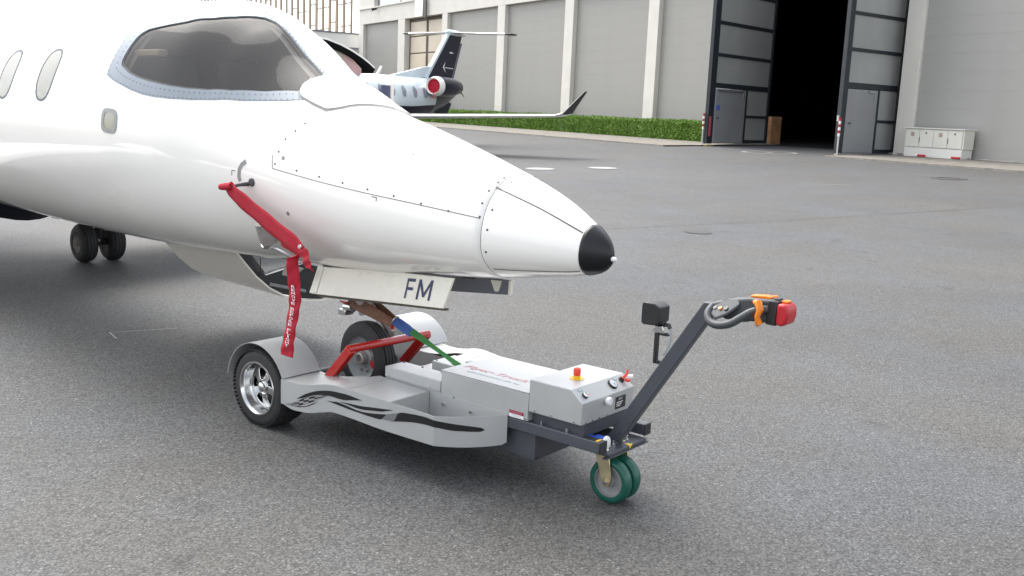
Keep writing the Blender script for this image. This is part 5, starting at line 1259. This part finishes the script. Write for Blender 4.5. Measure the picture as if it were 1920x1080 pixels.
for sg in (-1, 1):
    Lp = [(0.392, -0.030, 0.930), (0.388, -0.060, 0.905), (0.405, -0.082, 0.882), (0.435, -0.094, 0.872), (0.470, -0.098, 0.875), (0.505, -0.094, 0.888), (0.540, -0.080, 0.915), (0.570, -0.065, 0.938), (0.605, -0.045, 0.950), (0.63, -0.02, 0.955)]
    pts = []
    for i in range(len(Lp)-1):
        p0, p1, p2, p3 = [Vector(Lp[max(0, min(len(Lp)-1, i+k))]) for k in (-1, 0, 1, 2)]
        for j in range(4):
            u = j/4; pts.append(0.5*((2*p1)+(-p0+p2)*u+(2*p0-5*p1+4*p2-p3)*u*u+(-p0+3*p1-3*p2+p3)*u**3))
    pts.append(Vector(Lp[-1])); pts = [Vector((p.x, p.y*(1 if sg < 0 else -1), p.z)) for p in pts]
    obj('grip_loop', MB().tube(pts, 0.0155, 14), SOFTGREY, th_, smooth=50)
    # control web with buttons
    wp = [(0.392, 0.948), (0.40, 0.955)]
    f = (lambda x, y, z: (x, y if sg < 0 else -y, z))
    web = [f(0.385, -0.025, 0.930), f(0.40, -0.065, 0.902), f(0.43, -0.080, 0.890), f(0.475, -0.070, 0.915), f(0.51, -0.040, 0.950), f(0.50, -0.034, 0.968), f(0.44, -0.030, 0.958)]
    wb = MB(); wb.add([Vector(p)+Vector((0, 0, 0.006)) for p in web] + [Vector(p)-Vector((0, 0, 0.006)) for p in web], [tuple(range(7)), tuple(range(7, 14))[::-1]] + [(i, (i+1) % 7, 7+(i+1) % 7, 7+i) for i in range(7)])
    obj('control_web', wb, SOFTGREY, th_, bevel=0.003)
    for (x, y, z, m, r) in ((0.412, -0.045, 0.924, BLACK, 0.010), (0.437, -0.052, 0.927, ORANGE, 0.009), (0.462, -0.054, 0.930, BLACK, 0.011)):
        b = MB(); nn = Vector((-0.25, -0.75 if sg < 0 else 0.75, 0.9)).normalized(); b.disc(Vector(f(x, y, z))+nn*0.004, r, nn, 0.004, 16); obj('button', b, m, th_, smooth=0)
    obj('thumb_lever', MB().tube([f(0.575, -0.050, 0.975), f(0.600, -0.075, 0.978), f(0.612, -0.082, 0.955), f(0.604, -0.084, 0.930), f(0.610, -0.080, 0.905), f(0.600, -0.070, 0.893)], [0.010, 0.015, 0.014, 0.010, 0.015, 0.006], 12), ORANGE, th_, smooth=50)

# red hoop that clamps the nose wheel
obj('red_hoop', MB().tube([(-1.44, -0.285, 0.452), (-1.44, 0.285, 0.446)], 0.0215, 24), RED, tug, smooth=50)
for y in (-0.27, 0.27):
    c0 = Vector((-1.605, y, 0.262)); c1 = Vector((-1.432, y, 0.452)); d = (c1-c0).normalized(); pn = Vector((d.z, 0, -d.x)); q = []
    for c, e_ in ((c0, 0), (c1, 0)):
        for s1, s2 in ((-1, -1), (1, -1), (1, 1), (-1, 1)): q.append(c+pn*0.0225*s1+Vector((0, 0.020*s2, 0)))
    obj('hoop_leg', MB().add(q, [(0,3,2,1),(4,5,6,7),(0,1,5,4),(1,2,6,5),(2,3,7,6),(3,0,4,7)]), RED, tug, bevel=0.004)

# caster
fkc = obj('caster_fork', MB().box(-0.075, 0.020, -0.085, 0.065, 0.2225, 0.2315), ZINC, tug, bevel=0.002)
for y in (-0.0845, 0.0585):
    obj('fork_leg', MB().prism_y([(-0.085, 0.222), (-0.010, 0.222), (0.006, 0.120), (-0.002, 0.088), (-0.022, 0.078), (-0.040, 0.092), (-0.060, 0.16)], y, y+0.006), ZINC, fkc, bevel=0.002)
obj('axle_bolt', MB().tube([(-0.018, -0.097, 0.1), (-0.018, 0.077, 0.1)], 0.0095, 6), CHROME, fkc, smooth=0)
obj('axle_washer', MB().tube([(-0.018, -0.090, 0.1), (-0.018, -0.0855, 0.1)], 0.017, 16), ZINC, fkc, smooth=0)
for y in (-0.045, 0.025):
    cw = obj('caster_wheel', MB().lathe([(0.070, -0.024), (0.084, -0.026), (0.094, -0.022), (0.0995, -0.008), (0.0995, 0.008), (0.094, 0.022), (0.084, 0.026), (0.070, 0.024)], (-0.018, y, 0.1), n=56), GREENW, tug, smooth=60)
    obj('wheel_core', MB().lathe([(0.071, -0.022), (0.066, -0.023), (0.062, -0.012), (0.028, -0.010), (0.026, -0.024), (0.001, -0.024), (0.001, 0.024), (0.026, 0.024), (0.028, 0.010), (0.062, 0.012), (0.066, 0.023), (0.071, 0.022)], (-0.018, y, 0.1), n=48), WHEELGREY, cw, smooth=30)

# ------------------------------------------------------------------ towing strap round the nose leg
sp = empty('towing_strap', 'brown, blue and green tow strap running from the nose leg to the tug winch', 'strap', mw=TUG.copy())
def band(name, P, W_, T__, m):
    """flat band in tug coordinates, width vector W (half) per point"""
    mb = MB(); vs = []; n = len(P)
    for p, w_ in zip(P, W_):
        p = Vector(p); w_ = Vector(w_); vs += [p-w_, p+w_, p+w_+Vector((0, 0, -T__)), p-w_+Vector((0, 0, -T__))]
    fs = [(0, 1, 2, 3), tuple(4*(n-1)+k for k in (3, 2, 1, 0))]
    for i in range(n-1):
        for k in range(4): fs.append((4*i+k, 4*i+(k+1) % 4, 4*i+4+(k+1) % 4, 4*i+4+k))
    return obj(name, mb.add(vs, fs), m, sp, smooth=40, bevel=0.001)
for off, nm in ((-0.035, 'leather_sleeve'), (0.045, 'leather_sleeve')):
    band(nm, [(-1.715, off, 0.640), (-1.66, off, 0.625), (-1.58, off*0.9, 0.607), (-1.48, off*0.6, 0.578), (-1.405, off*0.35, 0.556)], [(0.004, 0.010, 0.026), (0.004, 0.010, 0.026), (0.004, 0.010, 0.024), (0.004, 0.012, 0.018), (0.004, 0.014, 0.012)], 0.012, LEATHER)
obj('strap_ring', MB().tube([(-1.40+0.012*math.cos(a), 0.020*math.sin(a), 0.566+0.022*math.cos(a)) for a in [2*math.pi*i/16 for i in range(16)]], 0.004, 8, closed=True), STEEL, sp)
band('blue_sleeve', [(-1.412, 0.0, 0.572), (-1.38, 0, 0.562), (-1.32, 0, 0.541), (-1.275, 0, 0.524)], [(0.003, 0.014, 0.012), (0.003, 0.017, 0.014), (0.003, 0.018, 0.014), (0.003, 0.016, 0.010)], 0.012, BLUEW)
band('green_webbing', [(-1.285, 0.0, 0.530), (-1.22, 0.0, 0.510), (-1.12, -0.005, 0.478), (-1.02, -0.010, 0.447), (-0.96, -0.015, 0.428), (-0.915, -0.018, 0.410), (-0.895, -0.02, 0.352)], [(0.002, 0.015, 0.012), (0.002, 0.013, 0.010), (0.002, 0.008, 0.006), (0.002, 0.010, 0.005), (0.002, 0.016, 0.004), (0.001, 0.020, 0.002), (0.001, 0.020, 0.001)], 0.003, GREENS)
band('green_webbing', [(-1.285, 0.012, 0.526), (-1.22, 0.012, 0.505), (-1.12, 0.003, 0.472), (-1.02, 0.0, 0.441), (-0.96, 0.0, 0.422), (-0.91, -0.004, 0.400), (-0.893, -0.01, 0.352)], [(0.002, 0.010, 0.008), (0.002, 0.008, 0.006), (0.002, 0.005, 0.004), (0.002, 0.008, 0.004), (0.002, 0.014, 0.003), (0.001, 0.018, 0.002), (0.001, 0.018, 0.001)], 0.003, GREENS)

# ------------------------------------------------------------------ second jet in the background
HD = R(25)
hx = Vector((-math.sin(HD), -math.cos(HD), 0)); wy = Vector((-hx.y, hx.x, 0))          # heading and left-wing direction
T0 = Vector((-2.75, 38.1, 0)); JS = 0.92; nn_ = T0.x*N_.x + T0.y*N_.y; T0.z = zg(nn_)
J = Matrix(((hx.x, wy.x, 0, T0.x), (hx.y, wy.y, 0, T0.y), (0, 0, 1, T0.z), (0, 0, 0, 1))) @ Matrix.Scale(JS, 4)
j2 = empty('distant_jet', 'navy and pale blue business jet with T tail parked before the far hangar', 'jet', mw=J)
def loft(name, secs, m, n=32, parent=j2, th=(0, 360), **k):
    mb = MB(); vs = []
    for (x, zc, ry, rz) in secs: vs += [(x, ry*math.cos(R(th[0]+(th[1]-th[0])*i/n)), zc+rz*math.sin(R(th[0]+(th[1]-th[0])*i/n))) for i in range(n+1)]
    mb.add(vs, [(a*(n+1)+i, a*(n+1)+i+1, (a+1)*(n+1)+i+1, (a+1)*(n+1)+i) for a in range(len(secs)-1) for i in range(n)])
    return obj(name, mb, m, parent, smooth=50, **k)
FS = [(-1.1, 2.30, 0.04, 0.05), (-0.8, 2.27, 0.16, 0.18), (-0.1, 2.16, 0.36, 0.40), (0.9, 1.98, 0.58, 0.60), (2.2, 1.82, 0.74, 0.76), (4, 1.75, 0.80, 0.80), (9.0, 1.75, 0.80, 0.80), (10.6, 1.72, 0.74, 0.76), (11.8, 1.60, 0.55, 0.55), (12.6, 1.48, 0.30, 0.30), (12.9, 1.42, 0.05, 0.05)]
loft('fuselage', [s_ for s_ in FS if s_[0] >= 2.2], JETWHITE, th=(-22, 202))
loft('belly', [s_ for s_ in FS if s_[0] >= 2.2], NAVY, th=(202, 338))
loft('tail_cone', [s_ for s_ in FS if s_[0] <= 2.2], NAVY, th=(-200, 160))
loft('shoulder', [(2.21, 1.83, 0.745, 0.765), (0.9, 1.96, 0.60, 0.63), (-0.3, 2.12, 0.37, 0.42)], JETWHITE, th=(48, 132), n=14)
obj('dorsal_fin', MB().prism([(4.6, 2.52), (2.2, 2.95), (1.5, 3.05), (0.9, 2.3), (2.5, 2.4)], lambda x, z: (x, -0.05, z), lambda x, z: (x, 0.05, z)), JETWHITE, j2, smooth=0)
fin = [(1.75, 2.60), (0.05, 4.38), (-0.95, 4.38), (-0.05, 2.35), (0.9, 2.35)]
obj('fin', MB().prism(fin, lambda x, z: (x, -0.08, z), lambda x, z: (x, 0.08, z)), NAVY, j2, bevel=0.02)
obj('fin_edge', MB().prism([(1.95, 2.58), (0.20, 4.40), (0.04, 4.40), (1.74, 2.58)], lambda x, z: (x, -0.085, z), lambda x, z: (x, 0.085, z)), JETWHITE, j2, bevel=0.02)
obj('rudder', MB().prism([(-0.83, 4.1), (-1.03, 4.1), (-0.25, 2.35), (-0.06, 2.35)], lambda x, z: (x, -0.05, z), lambda x, z: (x, 0.05, z)), GUNL, j2)
q = [(0.35, 3.05), (0.55, 3.35), (0.42, 3.08), (0.48, 2.80)]
obj('tail_emblem', MB().add([(x, 0.0845, z) for x, z in ((0.62, 3.05), (0.42, 3.28), (0.50, 3.05), (0.36, 2.84))] + [(x, 0.0845, z) for x, z in ((0.45, 3.06), (-0.25, 3.05), (-0.25, 3.02), (0.45, 3.03))], [(0, 1, 2, 3), (4, 5, 6, 7)]), WHITEPR, j2, smooth=0)
obj('tail_emblem', MB().add([(x, 0.0845, z) for x, z in ((0.12, 3.66), (0.0, 3.70), (-0.30, 3.66), (0.0, 3.62))], [(0, 1, 2, 3)]), WHITEPR, j2, smooth=0)
for sg in (1, -1):
    st_ = [(0.0, 0.15, -1.0), (0.6, 0.05, -0.9), (2.25, -0.45, -0.95)]
    mb = MB(); vs = []
    for y, xf, xb in st_:
        for x, dz in ((xf, 0), ((xf+xb)/2+0.2, 0.05), (xb, 0.0), ((xf+xb)/2+0.2, -0.05)): vs.append((x, sg*y, 4.46+dz))
    fs = [(a*4+i, a*4+(i+1) % 4, (a+1)*4+(i+1) % 4, (a+1)*4+i) for a in range(2) for i in range(4)] + [(8, 9, 10, 11)]
    obj('stabiliser', mb.add(vs, fs), WHITE, j2, smooth=40)
    obj('stabiliser_tip', MB().box(-1.05, -0.55, sg*2.40-0.16, sg*2.40+0.16, 4.43, 4.50), BLACK, j2, bevel=0.03)
obj('fin_cap', MB().lathe([(0.001, -1.5), (0.09, -1.2), (0.13, -0.5), (0.12, 0.1), (0.001, 0.45)], (0, 0, 4.46), axis='x', n=14), JETWHITE, j2)
for sg in (1, -1):
    nc = obj('engine_nacelle', MB().lathe([(0.26, -0.02), (0.31, 0.06), (0.33, 0.0), (0.37, -0.12), (0.375, -0.25)], (3.0, sg*1.05, 2.24), axis='x', n=28), WHITE, j2, smooth=50)
    obj('nacelle_body', MB().lathe([(0.375, -0.25), (0.385, -0.7), (0.36, -1.3), (0.26, -1.9), (0.20, -2.0)], (3.0, sg*1.05, 2.24), axis='x', n=28), NAVY, nc, smooth=50)
    cv = obj('intake_cover', MB().lathe([(0.001, -0.10), (0.22, -0.12), (0.265, -0.03)], (3.02, sg*1.05, 2.24), axis='x', n=24), REDCLOTH, nc)
    obj('pylon', MB().box(0.9, 2.2, *sorted((sg*0.5, sg*0.85)), 2.05, 2.18), NAVY, j2, bevel=0.02)
    obj('cover_tail', MB().tube([(3.04, sg*1.05, 2.02), (3.06, sg*1.10, 1.86), (3.04, sg*0.98, 1.82), (3.06, sg*1.18, 1.78)], 0.015, 6), REDCLOTH, nc)
    # wing
    sec = [(0.0, 0.0), (0.05, 0.03), (0.35, 0.06), (1.0, 0.0), (0.4, -0.05), (0.05, -0.03)]; st_ = [(0.3, 7.9, 2.6, 1.02), (7.5, 6.4, 1.0, 1.34), (7.75, 6.3, 0.8, 1.42)]
    mb = MB(); vs = []
    for y, xf, c_, z in st_: vs += [(xf-u*c_, sg*y, z+h*min(c_, 1.8)) for u, h in sec]
    n = 6; obj('wing', mb.add(vs, [(a*n+i, a*n+(i+1) % n, (a+1)*n+(i+1) % n, (a+1)*n+i) for a in range(2) for i in range(n)]), WHITE, j2, smooth=40)
    obj('winglet', MB().prism([(6.3, 0), (5.5, 0), (4.9, 0.75), (5.1, 0.75)], lambda x, z: (x, sg*(7.75+z*0.35), 1.42+z), lambda x, z: (x, sg*(7.79+z*0.35), 1.42+z)), BLACK, j2, bevel=0.008)
    for i in range(7):
        x = 3.1 + i*0.78
        w__ = MB(); n = 16; c = (x, sg*0.80, 1.98)
        sk = lambda z: sg*(0.80*math.cos(math.asin(min(1, (z-1.75)/0.8)))+0.012)
        w__.add([(x, sk(1.98), 1.98)] + [(x+q_*0.15*math.cos(2*math.pi*k/n), sk(1.98+q_*0.21*math.sin(2*math.pi*k/n)), 1.98+q_*0.21*math.sin(2*math.pi*k/n)) for q_ in (0.33, 0.66, 1) for k in range(n)],
                [(0, 1+k, 1+(k+1) % n) for k in range(n)] + [(1+r_*n+k, 1+r_*n+(k+1) % n, 1+(r_+1)*n+(k+1) % n, 1+(r_+1)*n+k) for r_ in (0, 1) for k in range(n)])
        obj('window', w__, mat('jet_window', (0.25, 0.30, 0.34), 0.2, coat=0.8) if i == 0 else bpy.data.materials['jet_window'], j2, smooth=0)
    obj('main_wheel', MB().lathe(tyre_prof(0.25, 0.12, 0.16), (5.3, sg*1.3, 0.25), n=28), RUBBER, j2)
    obj('gear_leg', MB().tube([(5.3, sg*1.3, 0.25), (5.5, sg*1.3, 1.1)], 0.05, 8), STEEL, j2)
obj('nose_wheel', MB().lathe(tyre_prof(0.2, 0.1, 0.12), (11.0, 0, 0.2), n=24), RUBBER, j2)
obj('nose_leg', MB().tube([(11.0, 0, 0.2), (11.0, 0, 1.2)], 0.04, 8), STEEL, j2)
obj('ventral_fin', MB().prism([(1.6, 1.35), (0.3, 1.75), (-0.3, 1.62), (0.2, 1.0)], lambda x, z: (x, -0.03, z), lambda x, z: (x, 0.03, z)), NAVY, j2)
obj('tail_bumper', MB().tube([(-1.1, 0, 2.12), (-1.45, 0, 1.92)], [0.03, 0.01], 6), NAVY, j2)
obj('antenna_dome', MB().lathe([(0.5, 0.0), (0.42, 0.08), (0.2, 0.13), (0.001, 0.14)], (7.2, 0, 2.50), axis='z', n=20), WHITE, j2)
obj('blade_antenna', MB().prism([(5.2, 2.5), (4.95, 2.85), (5.05, 2.85), (5.4, 2.5)], lambda x, z: (x, -0.02, z), lambda x, z: (x, 0.02, z)), WHITE, j2)
dr = obj('open_cabin_door', MB().box(5.78, 6.35, 0.84, 0.90, 1.40, 2.15), mat('slate_blue_door', (0.09, 0.10, 0.17), 0.3, coat=0.4), j2, bevel=0.02)
obj('door_frame', MB().box(5.62, 5.775, 0.83, 0.94, 1.30, 2.20), WHITE, dr, bevel=0.01)
